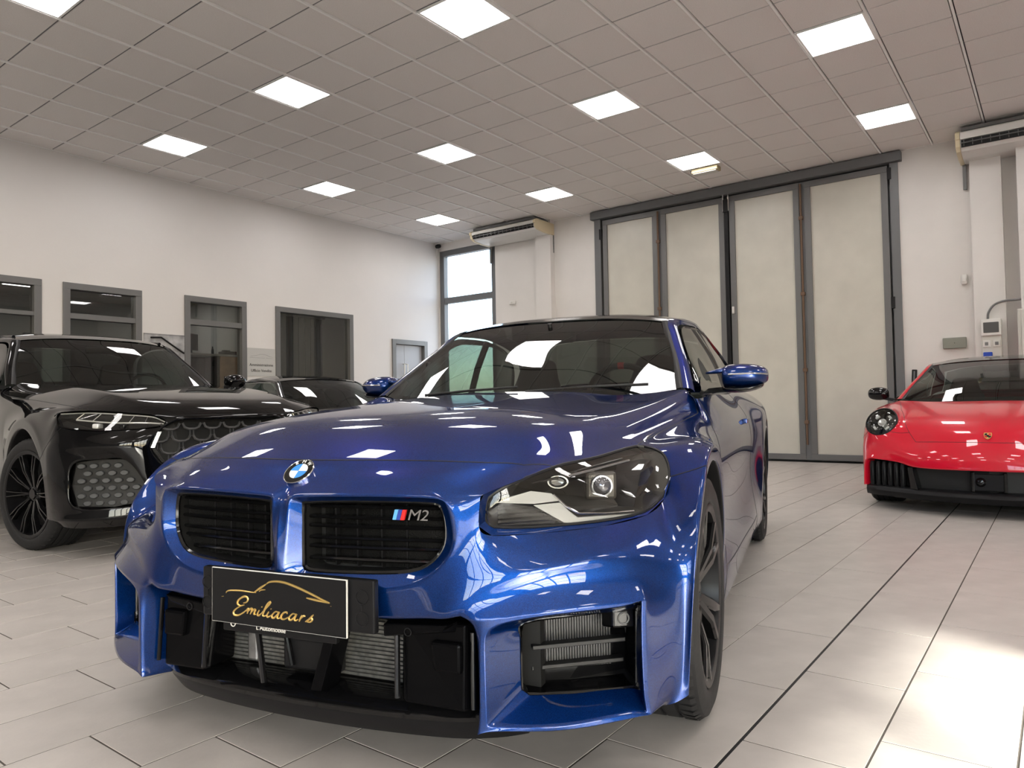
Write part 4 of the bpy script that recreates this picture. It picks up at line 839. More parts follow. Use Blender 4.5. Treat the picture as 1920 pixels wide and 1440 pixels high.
for pts in ([(455,415),(490,405),(505,375),(490,350),(450,350),(400,385),(390,420),(420,445),(465,435)], [(430,443),(370,480),(345,515),(360,542),(400,545),(450,520),(492,487)],
            [(485,500),(512,470),(497,528)], [(500,512),(535,475),(550,482),(530,533)], [(535,520),(570,483),(586,492),(570,530),(592,537)], [(628,490),(608,535),(625,547),(650,525)], [(652,457),(660,453)],
            [(650,525),(700,470),(748,412),(735,405),(705,445),(668,530),(676,553),(705,545)], [(730,505),(710,545),(722,562),(755,545)], [(750,478),(758,474)],
            [(832,510),(800,505),(765,540),(765,565),(785,570),(820,540),(842,505),(818,560),(830,577),(858,565)], [(922,527),(920,510),(890,513),(860,550),(865,578),(892,584),(932,562)],
            [(1012,530),(980,525),(945,560),(945,585),(965,590),(1000,560),(1022,525),(998,580),(1012,597),(1038,582)], [(1076,538),(1062,570),(1047,604)], [(1056,584),(1078,556),(1098,545),(1110,552)], [(1110,606),(1150,578),(1192,532)], [(1192,532),(1170,556),(1180,584),(1160,608),(1124,606)]): stroke('board_lettering', pts, .0027)
# lower centre: radiator, struts, pods, lip
low = empty('lower_intake', (0, 0, 0)); low.parent = car
MB().box(.50, .53, -.60, .60, .14, .44).build('intake_back', M_dark, low)
for k in range(14): MB().box(.545, .556, -.33, .33, .196+.0105*k, .2025+.0105*k).build('radiator_tube', M_fin, low)
MB().box(.535, .549, -.33, .33, .19, .345).build('radiator_core', mat('radiator_core', (.10, .10, .10), .6, .3, bump=(500, .8)), low)
MB().cbox(.545, .575, -.36, -.33, .18, .35, .004).build('radiator_tank', M_alu, low)
MB().cbox(.552, .572, -.245, -.21, .20, .335, .006).build('corrugated_duct', M_alu, low)
MB().cbox(.555, .60, -.10, .07, .205, .29, .008).build('radar_box', M_blackp, low)
for s in (1, -1):
    # black gloss cheek between radiator and corner, with pocket and sensor pod
    MB().loft([[(.56, s*.29, .385), (.63, s*.285, .385), (.645, s*.30, .375), (.645, s*.46, .385), (.60, s*.475, .385)], [(.56, s*.30, .20), (.655, s*.295, .20), (.665, s*.31, .195), (.655, s*.46, .19), (.60, s*.48, .185)]], True, True, True).build('intake_cheek', M_blackd, low, bevel=.006)
    MB().prism([(s*.375, .345), (s*.455, .345), (s*.455, .275), (s*.385, .275)], 'x', .640, .664).build('cheek_pocket', M_blackd, low, bevel=.008)
    MB().loft([[(.64, s*.262, .352), (.64, s*.262, .385), (.64, s*.44, .392), (.64, s*.44, .365)], [(.690, s*.268, .352), (.692, s*.268, .383), (.680, s*.43, .390), (.678, s*.41, .372)]], True, True, True).build('sensor_pod', M_blackd, low, bevel=.004)
    MB().tube([(.689, s*.333+.009*math.cos(2*PI*k/18), .369+.009*math.sin(2*PI*k/18)) for k in range(18)], .0012, 5, closed=True).build('parking_sensor', M_blackp, low)
    MB().tube([(.668, s*.292, .36), (.676, s*.296, .21)], .007).build('intake_blade', M_blackg, low, smooth=True)
    MB().tube([(.645, s*.478, .37), (.655, s*.482, .20)], .006).build('corner_blade', M_blackg, low, smooth=True)
MB().tube([(.665, -.127, .34), (.668, -.103, .192)], .008).build('strut', M_blackg, low, smooth=True)
MB().tube([(.60, -.095, .33), (.61, -.06, .22)], .007).build('strut', M_blackg, low, smooth=True)
MB().loft([[(.60, .088, .36), (.665, .092, .36), (.665, .122, .36), (.60, .125, .36)], [(.60, .035, .19), (.668, .040, .19), (.668, .072, .19), (.60, .078, .19)]], True, True, True).build('strut', M_blackd, low, bevel=.003)
CURV = [(-.56, .560), (-.50, .605), (-.40, .645), (-.2, .672), (0, .680), (.2, .672), (.40, .645), (.50, .605), (.56, .560)]
cv = spline([(x, y, 0) for y, x in CURV], 4)
def sweep(name, prof, m, ymax=9):
    MB().loft([[(p.x+dx, p.y, z) for dx, z in prof] for p in cv if abs(p.y) <= ymax], True, True, True).build(name, m, low, smooth=True)
sweep('front_lip', [(-.016, .150), (-.002, .156), (.0, .166), (-.012, .178), (-.05, .188), (-.13, .192), (-.13, .150)], M_blackg, .52)
sweep('splitter', [(-.10, .098), (-.045, .100), (-.020, .132), (-.016, .150), (-.14, .152)], M_plate)
# corner intakes
for s in (1, -1):
    ci = empty('corner_intake'); ci.parent = car
    Q_ = [Vector((x, s*y, z)) for x, y, z in [V['q'+c] for c in N10]]
    inw = Vector((-.075, -.045*s, 0))
    MB().loft([[p+Vector((.002, .001*s, 0)) for p in Q_], [p+inw*.35 for p in Q_], [p+inw for p in Q_]], True, False, True).build('intake_duct', M_blackd, ci)
    MB().tube([p+inw*.05 for p in spline(Q_+[Q_[0]], 3)[:-1]], .005, 6, closed=True).build('intake_frame', M_blackg, ci, smooth=True)
    A_, B_ = Vector((.57, s*.60, 0)), Vector((.452, s*.795, 0)); dn = inw.normalized()
    for z, k in ((.316, .30), (.262, .5)):
        a, b = A_+inw*k, B_+inw*k; MB().loft([[a+Vector((0, 0, z-.006)), a+Vector((0, 0, z+.004)), a+dn*.03+Vector((0, 0, z+.004)), a+dn*.03+Vector((0, 0, z-.006))], [b+Vector((0, 0, z)), b+Vector((0, 0, z+.010)), b+dn*.03+Vector((0, 0, z+.010)), b+dn*.03+Vector((0, 0, z))]], True, True, True).build('intake_bar', M_blackp, ci, bevel=.002)
    fm = MB()
    for i in range(26):
        c = A_.lerp(B_, .16+.72*i/25)+inw*.9
        d = (B_-A_).normalized()*.0022; e = dn*-.008
        fm.add([c-d+Vector((0, 0, .25)), c+d+Vector((0, 0, .25)), c+d+Vector((0, 0, .40)), c-d+Vector((0, 0, .40)), c-d+e+Vector((0, 0, .25)), c+d+e+Vector((0, 0, .25)), c+d+e+Vector((0, 0, .40)), c-d+e+Vector((0, 0, .40))], [(4, 5, 6, 7), (0, 4, 7, 3), (1, 2, 6, 5)])
    o = fm.build('cooler_fins', mat('cooler_fin', (.035, .035, .037), .5, .3), ci); o['kind'] = 'stuff'
    cb = Vector((.470, s*.787, .383)); u_ = (B_-A_).normalized()
    MB().loft([[cb+dn*.045-u_*.042+Vector((0, 0, -.03)), cb+dn*.045+u_*.03+Vector((0, 0, -.03)), cb+dn*.045+u_*.03+Vector((0, 0, .022)), cb+dn*.045-u_*.042+Vector((0, 0, .022))],
               [cb-u_*.026+Vector((0, 0, -.022)), cb+u_*.026+Vector((0, 0, -.022)), cb+u_*.026+Vector((0, 0, .02)), cb-u_*.026+Vector((0, 0, .02))]], True, True, True).build('sensor_housing', M_blackg, ci, bevel=.005)
    MB().tube([cb-dn*.001+u_*.013*math.cos(2*PI*k/18)+Vector((0, 0, .013*math.sin(2*PI*k/18))) for k in range(18)], .002, 5, closed=True).build('corner_sensor', M_grey, ci, smooth=True)
# headlights
M_lens_in = mat('lamp_housing', (.055, .050, .045), .35, .3)
M_drl = mat('lamp_guide', (.72, .73, .74), .15, .2, coat=1.)
M_reflc = mat('lamp_reflector', (.30, .30, .30), .2, 1.)
for s in (1, -1):
    hl = empty('headlight'); hl.parent = car
    W_ = lambda L: [Vector((x, s*y, z)) for x, y, z in L]
    top = W_([V['HB'], V['HC'], V['HD'], V['h05'], V['h15'], V['h25'], V['h35'], V['HI']])
    bot = W_([V['HA'], V['HP'], V['HO'], V['HN'], V['HM'], V['HL'], V['HK'], V['HJ']])
    # lens outline: tucked in at the left end and along the bottom
    offs = [.028, .020, .008, .004, .003, .003, .003, .003]; offb = [.028, .024, .020, .016, .012, .008, .005, .003]
    inv = Vector((-.75, -.35*s, 0)).normalized(); lt, lb = [], []
    for i in range(8):
        u_ = (top[i]-bot[i]).normalized(); along = (bot[min(i+1, 7)]-bot[max(i-1, 0)]).normalized()
        lt.append(top[i]-u_*offs[i]*.35+inv*offs[i]*.8+along*(.020 if i == 0 else .012 if i == 1 else 0))
        lb.append(bot[i]+u_*offb[i]*.75+inv*offb[i]*.8+along*(.020 if i == 0 else .010 if i == 1 else 0))
    ringB = [*top, *reversed(bot)]; ringL = [*lt, *reversed(lb)]
    MB().loft([ringB, ringL], True).build('headlight_surround', M_blue, hl, smooth=True)
    MB().tube(spline(ringL+[ringL[0]], 3)[:-1], .0045, 6, closed=True).build('lens_seal', M_blackp, hl, smooth=True)
    rows = []
    for t in (0, .25, .5, .75, 1):
        rows.append([lb[i].lerp(lt[i], t)+(-inv)*.016*math.sin(PI*t)*math.sin(PI*(i+.5)/8) for i in range(8)])
    v_, f_ = surf(rows, 4, 4); obj('headlight_lens', v_, f_, M_clear, hl, True)
    back = [p+inv*.085+Vector((0, 0, 0)) for p in ringL]
    cen = sum(back, Vector())/len(back); back2 = [cen+(p-cen)*.86 for p in back]
    MB().loft([[p+inv*.004 for p in ringL], back2], True, False, True).build('lamp_housing', M_lens_in, hl)
    # horizontal gloss slats in the inner corner
    SL = [((.592, .522, z), (.592-.92*dx, .522+dx, z)) for z, dx in ((.648, .062), (.637, .075), (.626, .086), (.615, .097), (.606, .108))]
    for a, b in SL:
        a, b = W_([a, b]); MB().loft([[a+Vector((0, 0, -.0035)), a+Vector((0, 0, .0035)), a+inv*.03+Vector((0, 0, .0035)), a+inv*.03+Vector((0, 0, -.0035))], [b+Vector((0, 0, -.0035)), b+Vector((0, 0, .0035)), b+inv*.03+Vector((0, 0, .0035)), b+inv*.03+Vector((0, 0, -.0035))]], True, True, True).build('lamp_slat', M_blackg, hl, bevel=.001)
    def plate3(nm, pts, m, t=.012):
        p = W_(pts); MB().loft([p, [q+inv*t for q in p]], True, True, True).build(nm, m, hl, bevel=.0015)
    plate3('light_guide', [(.598,.520,.660),(.575,.545,.672),(.537,.585,.683),(.500,.625,.674),(.487,.640,.655),(.535,.592,.652)], M_drl)  # running-light guide; its white area also stands in for a window reflection
    plate3('light_guide', [(.535,.590,.649),(.487,.641,.651),(.470,.660,.628),(.455,.676,.612),(.330,.784,.607),(.320,.788,.600),(.470,.664,.599),(.485,.650,.603)], M_drl)
    MB().tube(W_([(.500,.628,.672),(.478,.652,.642),(.455,.678,.622),(.400,.728,.616),(.330,.785,.614)]), .003, 6).build('light_edge', M_chrome, hl, smooth=True)
    MB().tube(W_([(.59,.523,.656),(.53,.588,.648),(.477,.644,.602)]), .0035, 6).build('guide_frame', M_blackg, hl, smooth=True)
    # projector
    pc = W_([(.372,.716,.680)])[0]; zz = -inv; xx_ = Vector((0, 0, 1)).cross(zz).normalized(); yy_ = zz.cross(xx_)
    pm = Matrix(((xx_.x, yy_.x, zz.x, pc.x), (xx_.y, yy_.y, zz.y, pc.y), (xx_.z, yy_.z, zz.z, pc.z), (0, 0, 0, 1)))
    pr = MB().lathe([(0, .012), (.010, .0105), (.018, .006), (.023, -.002), (.027, -.002), (.029, -.02), (0, -.02)], 28, 'z').build('projector_lens', mat('projector_glass', (.09, .09, .10), .05, .3, coat=1.), hl, smooth=True); pr.matrix_local = pm
    MB().cbox(-.040, .040, -.036, .034, -.04, -.015, .008).build('projector_box', M_lens_in, pr)
    pr2 = MB().lathe([(0, -.01), (.012, -.006), (.017, .004), (.02, .004), (.02, -.02), (0, -.02)], 20, 'z').build('reflector_bowl', M_reflc, hl, smooth=True); pr2.matrix_local = Matrix.Translation(W_([(.462,.628,.698)])[0]) @ pm.to_3x3().to_4x4() @ Matrix.Diagonal((1.3, .8, 1, 1))
    plate3('lamp_fin', [(.302,.792,.672),(.288,.797,.708),(.245,.815,.722),(.232,.820,.716),(.262,.805,.676)], M_clear, .008)
    plate3('lamp_baffle', [(.53,.585,.700),(.40,.665,.722),(.20,.730,.738),(.20,.715,.728),(.42,.645,.705)], M_lens_in, .02)
    MB().tube(W_([(.45,.655,.712),(.36,.70,.722),(.24,.755,.735)]), .0035, 6).build('lamp_trim', M_chrome, hl, smooth=True)
# kickers: fuel of small things on the flank
MB().tube([(.30+.0*k, .0, 0) for k in range(2)], .001, 4) if False else None
for s in (1, -1):
    MB().cbox(-1.86, -1.70, s*.905-.012, s*.905+.012, .775, .800, .006).build('door_handle', M_blue, car, smooth=True)
# wiper cowl
v_, f_ = surf(mir([[(-.63,0,.938),(-.64,.3,.932),(-.70,.5,.915),(-.86,.72,.935)], [(-.68,0,.905),(-.69,.3,.90),(-.75,.52,.895),(-.90,.70,.925)]]), 5, 2); obj('cowl', v_, f_, M_blackp, car, True)
for a, b in (((-.69, .10, .945), (-.80, .60, .965)), ((-.69, -.38, .94), (-.73, .05, .965))): MB().tube([a, ((a[0]+b[0])/2-.01, (a[1]+b[1])/2, (a[2]+b[2])/2+.004), b], .006, 6).build('wiper', M_blackp, car, smooth=True)
# ================================================================ OTHER CARS
BLUE_V = dict(V); BLUE_F = list(F); BLUE_CR = dict(CR)
SIDE = [f for f in BLUE_F if f[0] in ('door*', 'sill*', 'quarter*', 'rear', 'boot_lid')]
SIDE_N = sorted({n for g, ns in SIDE for n in ns})
def cabin(root, mp, paint, glass, roofm, dash=True):
    """glasshouse and cabin following the coupe layout, reshaped by mp"""
    G_ = lambda rows: [[mp(*p) for p in r] for r in rows]
    for nm, rows, m in (('windscreen', ws, glass), ('roof', rf, roofm), ('rear_window', bw, glass)):
        v_, f_ = surf(G_(rows), 5, 5); obj(nm, v_, f_, m, root, True)
    for s in (1, -1):
        Y = lambda L: [(lambda q: (q[0], s*q[1], q[2]))(mp(*p)) for p in L]
        strip('roof_rail', Y(rail_in), Y(rail_out), paint, bulge=.012, parent=root)
        strip('windscreen_trim', Y([(-.885,.70,.945),(-1.075,.652,1.066),(-1.265,.593,1.187),(-1.425,.545,1.292)]), Y([(-.90,.724,.95),(-1.09,.678,1.07),(-1.28,.618,1.192),(-1.44,.573,1.294)]), M_blackp, bulge=.004, parent=root)
        rows = [[Vector(a).lerp(Vector(b), t)+Vector((0, .012*math.sin(PI*t), 0)) for a, b in zip(bot_, top_)] for t in (0, .33, .66, 1)]
        v_, f_ = surf([[(lambda q: (q[0], s*q[1], q[2]))(mp(*p)) for p in r] for r in rows], 4, 3); obj('side_window', v_, f_, glass, root, True)
        MB().tube(Y([(x, y+.004, z-.004) for x, y, z in bot_]), .011, 6).build('belt_trim', M_blackg, root, smooth=True)
        for x, z, in ((-1.98, .44),):
            MB().loft([[mp(x_, s*.37-w, z_), mp(x_+.10, s*.37-w*.9, z_), mp(x_+.10, s*.37+w*.9, z_), mp(x_, s*.37+w, z_)] for x_, z_, w in ((-1.98, .42, .26), (-2.06, .70, .27), (-2.14, .95, .23), (-2.17, 1.02, .16), (-2.20, 1.14, .14), (-2.21, 1.18, .10))], True, True, True).build('seat_back', M_seat, root, sub=2, smooth=True)
            MB().loft([[mp(-2.0, s*.37-.25, z_), mp(-1.5, s*.37-.25, z_), mp(-1.5, s*.37+.25, z_), mp(-2.0, s*.37+.25, z_)] for z_ in (.30, .48)], True, True, True).build('seat_cushion', M_seat, root)
    v_, f_ = surf(G_(mir([[(-.66,0,.905),(-.68,.3,.90),(-.85,.70,.90)], [(-1.0,0,.945),(-1.0,.3,.945),(-1.05,.72,.93)], [(-1.15,0,.93),(-1.15,.3,.93),(-1.15,.72,.92)], [(-1.2,0,.75),(-1.2,.3,.75),(-1.2,.72,.75)]])), 3, 4); obj('dashboard', v_, f_, M_int, root, True)
    c = [mp(-2.9, -.76, .2), mp(-.72, .76, .86)]; MB().box(c[0][0], c[1][0], c[0][1], c[1][1], c[0][2]-.02, c[0][2]+.02).build('cabin_floor', M_int, root)
    MB().box(c[1][0]-.02, c[1][0]+.02, c[0][1], c[1][1], c[0][2], c[1][2]).build('bulkhead', M_int, root)
    st = empty('steering_wheel', mp(-1.36, .37, .90)); st.parent = root; st.rotation_euler = (0, math.radians(-68), 0)
    MB().tube([(.185*math.cos(2*PI*k/24), .185*math.sin(2*PI*k/24), 0) for k in range(24)], .016, 6, closed=True).build('wheel_rim', M_int, st, smooth=True)
    MB().cbox(-.06, .06, -.06, .06, -.05, -.005, .02).box(-.01, .02, -.18, .18, -.02, -.008).build('wheel_hub', M_int, st)
    a = mp(-1.33, 0, 1.23); MB().cbox(a[0]-.03, a[0]+.03, -.13, .13, a[2]-.03, a[2]+.03, .02).build('rear_view_mirror', M_blackp, root, smooth=True)
top_, bot_ = [(-1.0,.758,.985),(-1.16,.708,1.085),(-1.34,.655,1.19),(-1.50,.628,1.258),(-1.72,.640,1.280),(-2.05,.652,1.285),(-2.35,.668,1.245),(-2.55,.71,1.15),(-2.65,.765,.98)], [(-.93,.792,.932),(-1.1,.798,.935),(-1.3,.80,.938),(-1.5,.80,.941),(-1.72,.80,.945),(-2.0,.795,.95),(-2.3,.785,.958),(-2.5,.78,.964),(-2.64,.775,.968)]
def simple_mirror(root, loc, s, shell_m, sc=1.):
    mi = empty('door_mirror', loc); mi.parent = root; mi.scale = (sc, s*sc, sc)
    S_ = lambda y, x0, x1, z0, z1: [(x0, y, z0+.3*(z1-z0)), (x0, y, z1-.25*(z1-z0)), (x0+.3*(x1-x0), y, z1), (x0+.7*(x1-x0), y, z1-.05*(z1-z0)), (x1, y, z1-.35*(z1-z0)), (x1, y, z0+.35*(z1-z0)), (x0+.7*(x1-x0), y, z0), (x0+.3*(x1-x0), y, z0)]
    MB().loft([S_(0, -.05, .04, .0, .07), S_(.02, -.06, .07, -.02, .10), S_(.09, -.065, .08, -.03, .115), S_(.16, -.06, .06, -.02, .105), S_(.20, -.05, .02, .005, .08)], True, True, True).build('mirror_shell', shell_m, mi, sub=2, smooth=True)
    MB().loft([[(.02, -.09, -.05), (.02, -.09, -.02), (-.04, -.09, -.02), (-.04, -.09, -.05)], [(.03, .05, -.02), (.03, .05, .01), (-.03, .05, .01), (-.03, .05, -.02)]], True, True, True).build('mirror_arm', M_blackp, mi)
    MB().add([(-.066, .02, .0), (-.066, .18, .015), (-.066, .18, .08), (-.066, .02, .09)], [(0, 1, 2, 3)]).build('mirror_glass', M_chrome, mi)
def liner2(root, cx, cz, r, y0, y1):
    L = []
    for k in range(17):
        a = -.3+(PI+.6)*k/16; L.append([(cx+r*math.cos(a), y0, cz+r*math.sin(a)), (cx+r*math.cos(a), y1, cz+r*math.sin(a))])
    MB().loft(L, False).build('wheel_arch_liner', M_blackp, root, smooth=True)
def crease_side(cr):
    for k, w in BLUE_CR.items():
        if k[0] in SIDE_N and k[1] in SIDE_N: cr[k] = w
# ---------------------------------------------------------------- black SUV
suv = empty('suv', (-1.539, -1.301, 0), math.radians(-95))
tag(suv, 'glossy black SUV with black wheels behind the blue coupe, at the left edge', 'car')
mpS = lambda x, y, z: (x*1.02-.10, y*(1+.07*min(1, max(0, (z-.85)/.1))), .04+z*1.135) if z > .5 else (x*1.02-.10, y, z*1.05+.082)
V = {n: mpS(*BLUE_V[n]) for n in SIDE_N}
HS = [[(.98,0,.86),(.975,.2,.862),(.95,.36,.860),(.90,.48,.868),(.83,.60,.885),(.70,.75,.900)],
 [(.86,0,.930),(.855,.2,.930),(.83,.38,.930),(.77,.52,.935),(.70,.64,.930),(.585,.80,.920)],
 [(.62,0,.990),(.615,.22,.990),(.60,.40,.990),(.55,.56,.995),(.50,.68,.97),(.42,.83,.94)],
 [(.25,0,1.045),(.25,.24,1.045),(.24,.43,1.042),(.20,.60,1.045),(.17,.72,1.015),(.10,.85,.965)],
 [(-.15,0,1.082),(-.15,.26,1.082),(-.16,.46,1.075),(-.2,.63,1.08),(-.22,.74,1.05),(-.26,.865,.99)],
 [(-.5,0,1.105),(-.5,.27,1.105),(-.54,.48,1.098),(-.6,.66,1.102),(-.62,.76,1.075),(-.62,.865,1.015)],
 [(-.70,0,1.110),(-.72,.28,1.110),(-.80,.5,1.105),(-.95,.72,1.125),(-.94,.79,1.095),(-.90,.855,1.045)]]
for i, r in enumerate(HS):
    for j, p in enumerate(r): V['h%d%d' % (i, j)] = p
V.update(g0=(.99,0,.84), g1=(.985,.2,.84), g2=(.965,.36,.835), g3=(.95,.47,.765), g4=(.945,.51,.67), g5=(.96,.45,.57), g6=(.985,.30,.50), g7=(1.0,0,.49),
 HB=(.945,.425,.832), HI=(.585,.895,.893), HJ=(.575,.907,.85), HK=(.60,.897,.80), HL=(.78,.765,.775), HM=(.90,.57,.78), HA=(.95,.445,.795),
 e2=(.44,.905,.89), e3=(.2,.915,.90), e4=(-.05,.915,.905), e5=(-.35,.915,.905), e6=(-.55,.925,.80), e7=(-.58,.925,.5), e8=(-.58,.91,.27),
 b0=(.49,.922,.24), b1=(.50,.938,.46), b2=(.43,.945,.65), b3=(.245,.95,.80), b4=(0,.95,.85), b5=(-.245,.95,.80), b6=(-.43,.945,.65), b7=(-.50,.935,.44), b8=(-.49,.915,.25),
 a0=(.425,.92,.24), a1=(.43,.938,.44), a2=(.37,.945,.60), a3=(.21,.95,.735), a4=(0,.95,.79), a5=(-.21,.95,.735), a6=(-.37,.945,.60), a7=(-.43,.935,.42), a8=(-.42,.915,.25),
 d0=(-.97,.85,1.075), d2=(-.74,.912,.93), d3=(-.72,.925,.78), d4=(-.70,.92,.52), d5=(-.68,.93,.35), d6=(-.66,.90,.24),
 m1=(.945,.545,.70), m2=(.87,.685,.69), m3=(.75,.82,.69), m4=(.63,.90,.68), m5=(.525,.935,.66), s1=(.57,.925,.45), s2=(.57,.918,.30),
 f1=(.70,.86,.59), f2=(.80,.745,.605), f3=(.885,.63,.60), f4=(.94,.54,.45), f5=(.94,.53,.345), f6=(.85,.70,.315), f7=(.72,.86,.325), f8=(.685,.88,.45),
 l0=(1.0,0,.33), l1=(.985,.3,.33), l2=(.945,.52,.28), l3=(.85,.71,.25), l4=(.71,.87,.25), l5=(.55,.918,.24), p0=(.88,0,.20), p1=(.87,.3,.2), p2=(.82,.5,.19), p3=(.74,.68,.19), p4=(.63,.83,.19), p5=(.5,.88,.205))
for i in range(1, 9): V['F%d' % i] = tuple(Vector(V['f%d' % i])+Vector((-.045, -.03, 0)))
for i in range(8): V['G%d' % i] = tuple(Vector(V['g%d' % i])+Vector((-.03, 0, 0)))
for i in range(9):
    x, y, z = V['a%d' % i]; V['aa%d' % i] = (x, .80, z); x, y, z = V['R%d' % i]; V['RR%d' % i] = (x, .86, z)
F = list(SIDE)
for i in range(6):
    for j in range(5): F.append(('hood', ['h%d%d' % (i, j), 'h%d%d' % (i, j+1), 'h%d%d' % (i+1, j+1), 'h%d%d' % (i+1, j)]))
fs('fender*', 'h05-HI-e2-h15 h15-e2-e3-h25 h25-e3-e4-h35 h35-e4-e5-h45 h45-e5-d2-h55 h55-d2-d0-h65 h65-d0-h64 h64-d0-h63 HI-HJ-b2-e2 HJ-HK-b2 e2-b2-b3-e3 e3-b3-b4-e4 e4-b4-b5-e5 e5-b5-b6-e6 e6-b6-b7-e7 e7-b7-b8-e8 e5-e6-d3-d2 e6-e7-d4-d3 e7-e8-d5-d4')
fs('bumper', 'h00-g0-g1-h01 h01-g1-g2-h02 h02-g2-HB-h03 g2-g3-HA-HB g3-g4-m1-HA g4-g5-f4-m1 HA-m1-m2-HM HM-m2-m3-HL HL-m3-m4-HK HK-m4-m5-b2 m1-f4-f3-m2 m2-f3-f2-m3 m3-f2-f1-m4 m4-f1-f8-m5 m5-f8-s1-b1 b2-m5-b1 f8-f7-s2-s1 b1-s1-s2-b0 g7-l0-l1-g6 g6-l1-l2-f5 g5-g6-f5-f4 f5-l2-l3-f6 f6-l3-l4-f7 f7-l4-l5-s2 s2-l5-b0 l0-p0-p1-l1 l1-p1-p2-l2 l2-p2-p3-l3 l3-p3-p4-l4 l4-p4-p5-l5')
for i in range(8):
    F.append(('bumper', ['f%d' % (i+1), 'f%d' % ((i+1) % 8+1), 'F%d' % ((i+1) % 8+1), 'F%d' % (i+1)]))
    if i < 7: F.append(('bumper', ['g%d' % i, 'g%d' % (i+1), 'G%d' % (i+1), 'G%d' % i]))
    F.append(('fender*' if i > 1 else 'bumper', ['a%d' % i, 'a%d' % (i+1), 'b%d' % (i+1), 'b%d' % i])); F.append(('archlip*', ['a%d' % i, 'a%d' % (i+1), 'aa%d' % (i+1), 'aa%d' % i]))
CR = {}; crease_side(CR)
CR.update(ring(['f%d' % i for i in range(1, 9)], .8)); CR.update(ring(['g%d' % i for i in range(8)], .8, False)); CR.update(ring(['HB', 'h03', 'h04', 'h05', 'HI', 'HJ', 'HK', 'HL', 'HM', 'HA'], .6))
for c in 'ab': CR.update(ring([c+str(i) for i in range(9)], .8, False))
CR.update(ring(['h%d3' % i for i in range(1, 7)], .6, False)); CR.update(ring(['e2', 'e3', 'e4', 'e5', 'd2'], .4, False)); CR.update(ring(['m1', 'm2', 'm3', 'm4', 'm5'], .35, False)); CR.update(ring(['l0', 'l1', 'l2', 'l3', 'l4', 'l5'], .6, False))
CR.update(ring(['h00', 'h01', 'h02', 'h03', 'h04', 'h05'], .4, False))
ev, gn = cage(V, F, CR)
SP = lambda m: {'hood': ('hood', m), 'bumper': ('front_bumper', m), 'fender': ('front_wing', m), 'door': ('door', m), 'sill': ('side_skirt', m), 'quarter': ('rear_quarter', m), 'rear': ('rear_bumper', m), 'boot_lid': ('boot_lid', m), 'archlip': ('arch_lip', M_blackp), 'archlipr': ('arch_lip', M_blackp)}
panels(ev, gn, suv, SP(M_blackpaint), M_blackp, nogap=('archlip', 'archlipr'))
cabin(suv, mpS, M_blackpaint, M_carglass, M_blackpaint)
for (x, s) in ((0, 1), (0, -1), (-2.90, 1), (-2.90, -1)):
    wheel(suv, (x, s*(.935-.13), .362), .362, .265, .275, 10, s, paired=False, steer=math.radians(13) if x == 0 else 0, caliper=M_blackg)
    liner2(suv, x, .362, .43, s*.90, s*.5)
MB().box(-3.8, .5, -.6, .6, .2, .26).box(-2.4, -.5, -.88, .88, .2, .26).build('floor_pan', M_blackp, suv)
simple_mirror(suv, (-.98, .91, 1.12), 1, M_blackpaint); simple_mirror(suv, (-.98, -.91, 1.12), -1, M_blackpaint)
for s in (1, -1): MB().tube([(-1.7, s*.60, 1.545), (-2.1, s*.625, 1.575), (-2.6, s*.61, 1.52), (-2.9, s*.64, 1.42)], .014, 8).build('roof_bar', M_blackg, suv, smooth=True)
# headlights
for s in (1, -1):
    hl = empty('headlight'); hl.parent = suv
    W_ = lambda L: [Vector((x, s*y, z)) for x, y, z in L]
    top = W_([V['HB'], V['h03'], V['h04'], V['h05'], V['HI']]); bot = W_([V['HA'], V['HM'], V['HL'], V['HK'], V['HJ']]); inv = Vector((-.8, -.4*s, 0)).normalized()
    top = [p+Vector((0, 0, -.008))+inv*.006 for p in top]; bot = [p+Vector((0, 0, .005))+inv*.006 for p in bot]
    v_, f_ = surf([[bot[i].lerp(top[i], t) for i in range(5)] for t in (0, .5, 1)], 4, 4); obj('headlight_lens', v_, f_, M_clear, hl, True)
    rg = [*top, *reversed(bot)]; MB().loft([rg, [p+inv*.07 for p in rg]], True, False, True).build('lamp_housing', M_blackp, hl)
    mid = [bot[i].lerp(top[i], .46)+inv*.01 for i in range(5)]
    MB().tube(spline(mid[:4], 4), .005, 6).build('light_bar', M_drl, hl, smooth=True)
    MB().tube(spline([bot[i].lerp(top[i], .93)+inv*.012 for i in range(5)], 4), .004, 6).build('light_bar', M_drl, hl, smooth=True)
    for k in range(5):
        t0 = .25+.13*k; P_ = spline(mid, 6); Q_ = spline([bot[i].lerp(top[i], .88)+inv*.014 for i in range(5)], 6); n = len(P_)-1; a, b = P_[int(t0*n)], Q_[min(n, int(t0*n)+1)]
        MB().loft([[a, a+Vector((0, 0, .006)), b+Vector((0, 0, .006)), b], [a+inv*.012, a+inv*.012+Vector((0, 0, .006)), b+inv*.012+Vector((0, 0, .006)), b+inv*.012]], True, True, True).build('light_chevron', M_drl, hl)
    for t, m in ((.55, M_drl), (.38, M_blackg)):
        P_ = spline([bot[i].lerp(top[i], .24)+inv*.02 for i in range(5)], 6); c = P_[int(t*(len(P_)-1))]
        o = MB().cbox(-.028, .028, -.02, .02, -.016, .016, .009).build('lamp_module', m, hl, smooth=True); o.location = c; o.rotation_euler.z = s*.9
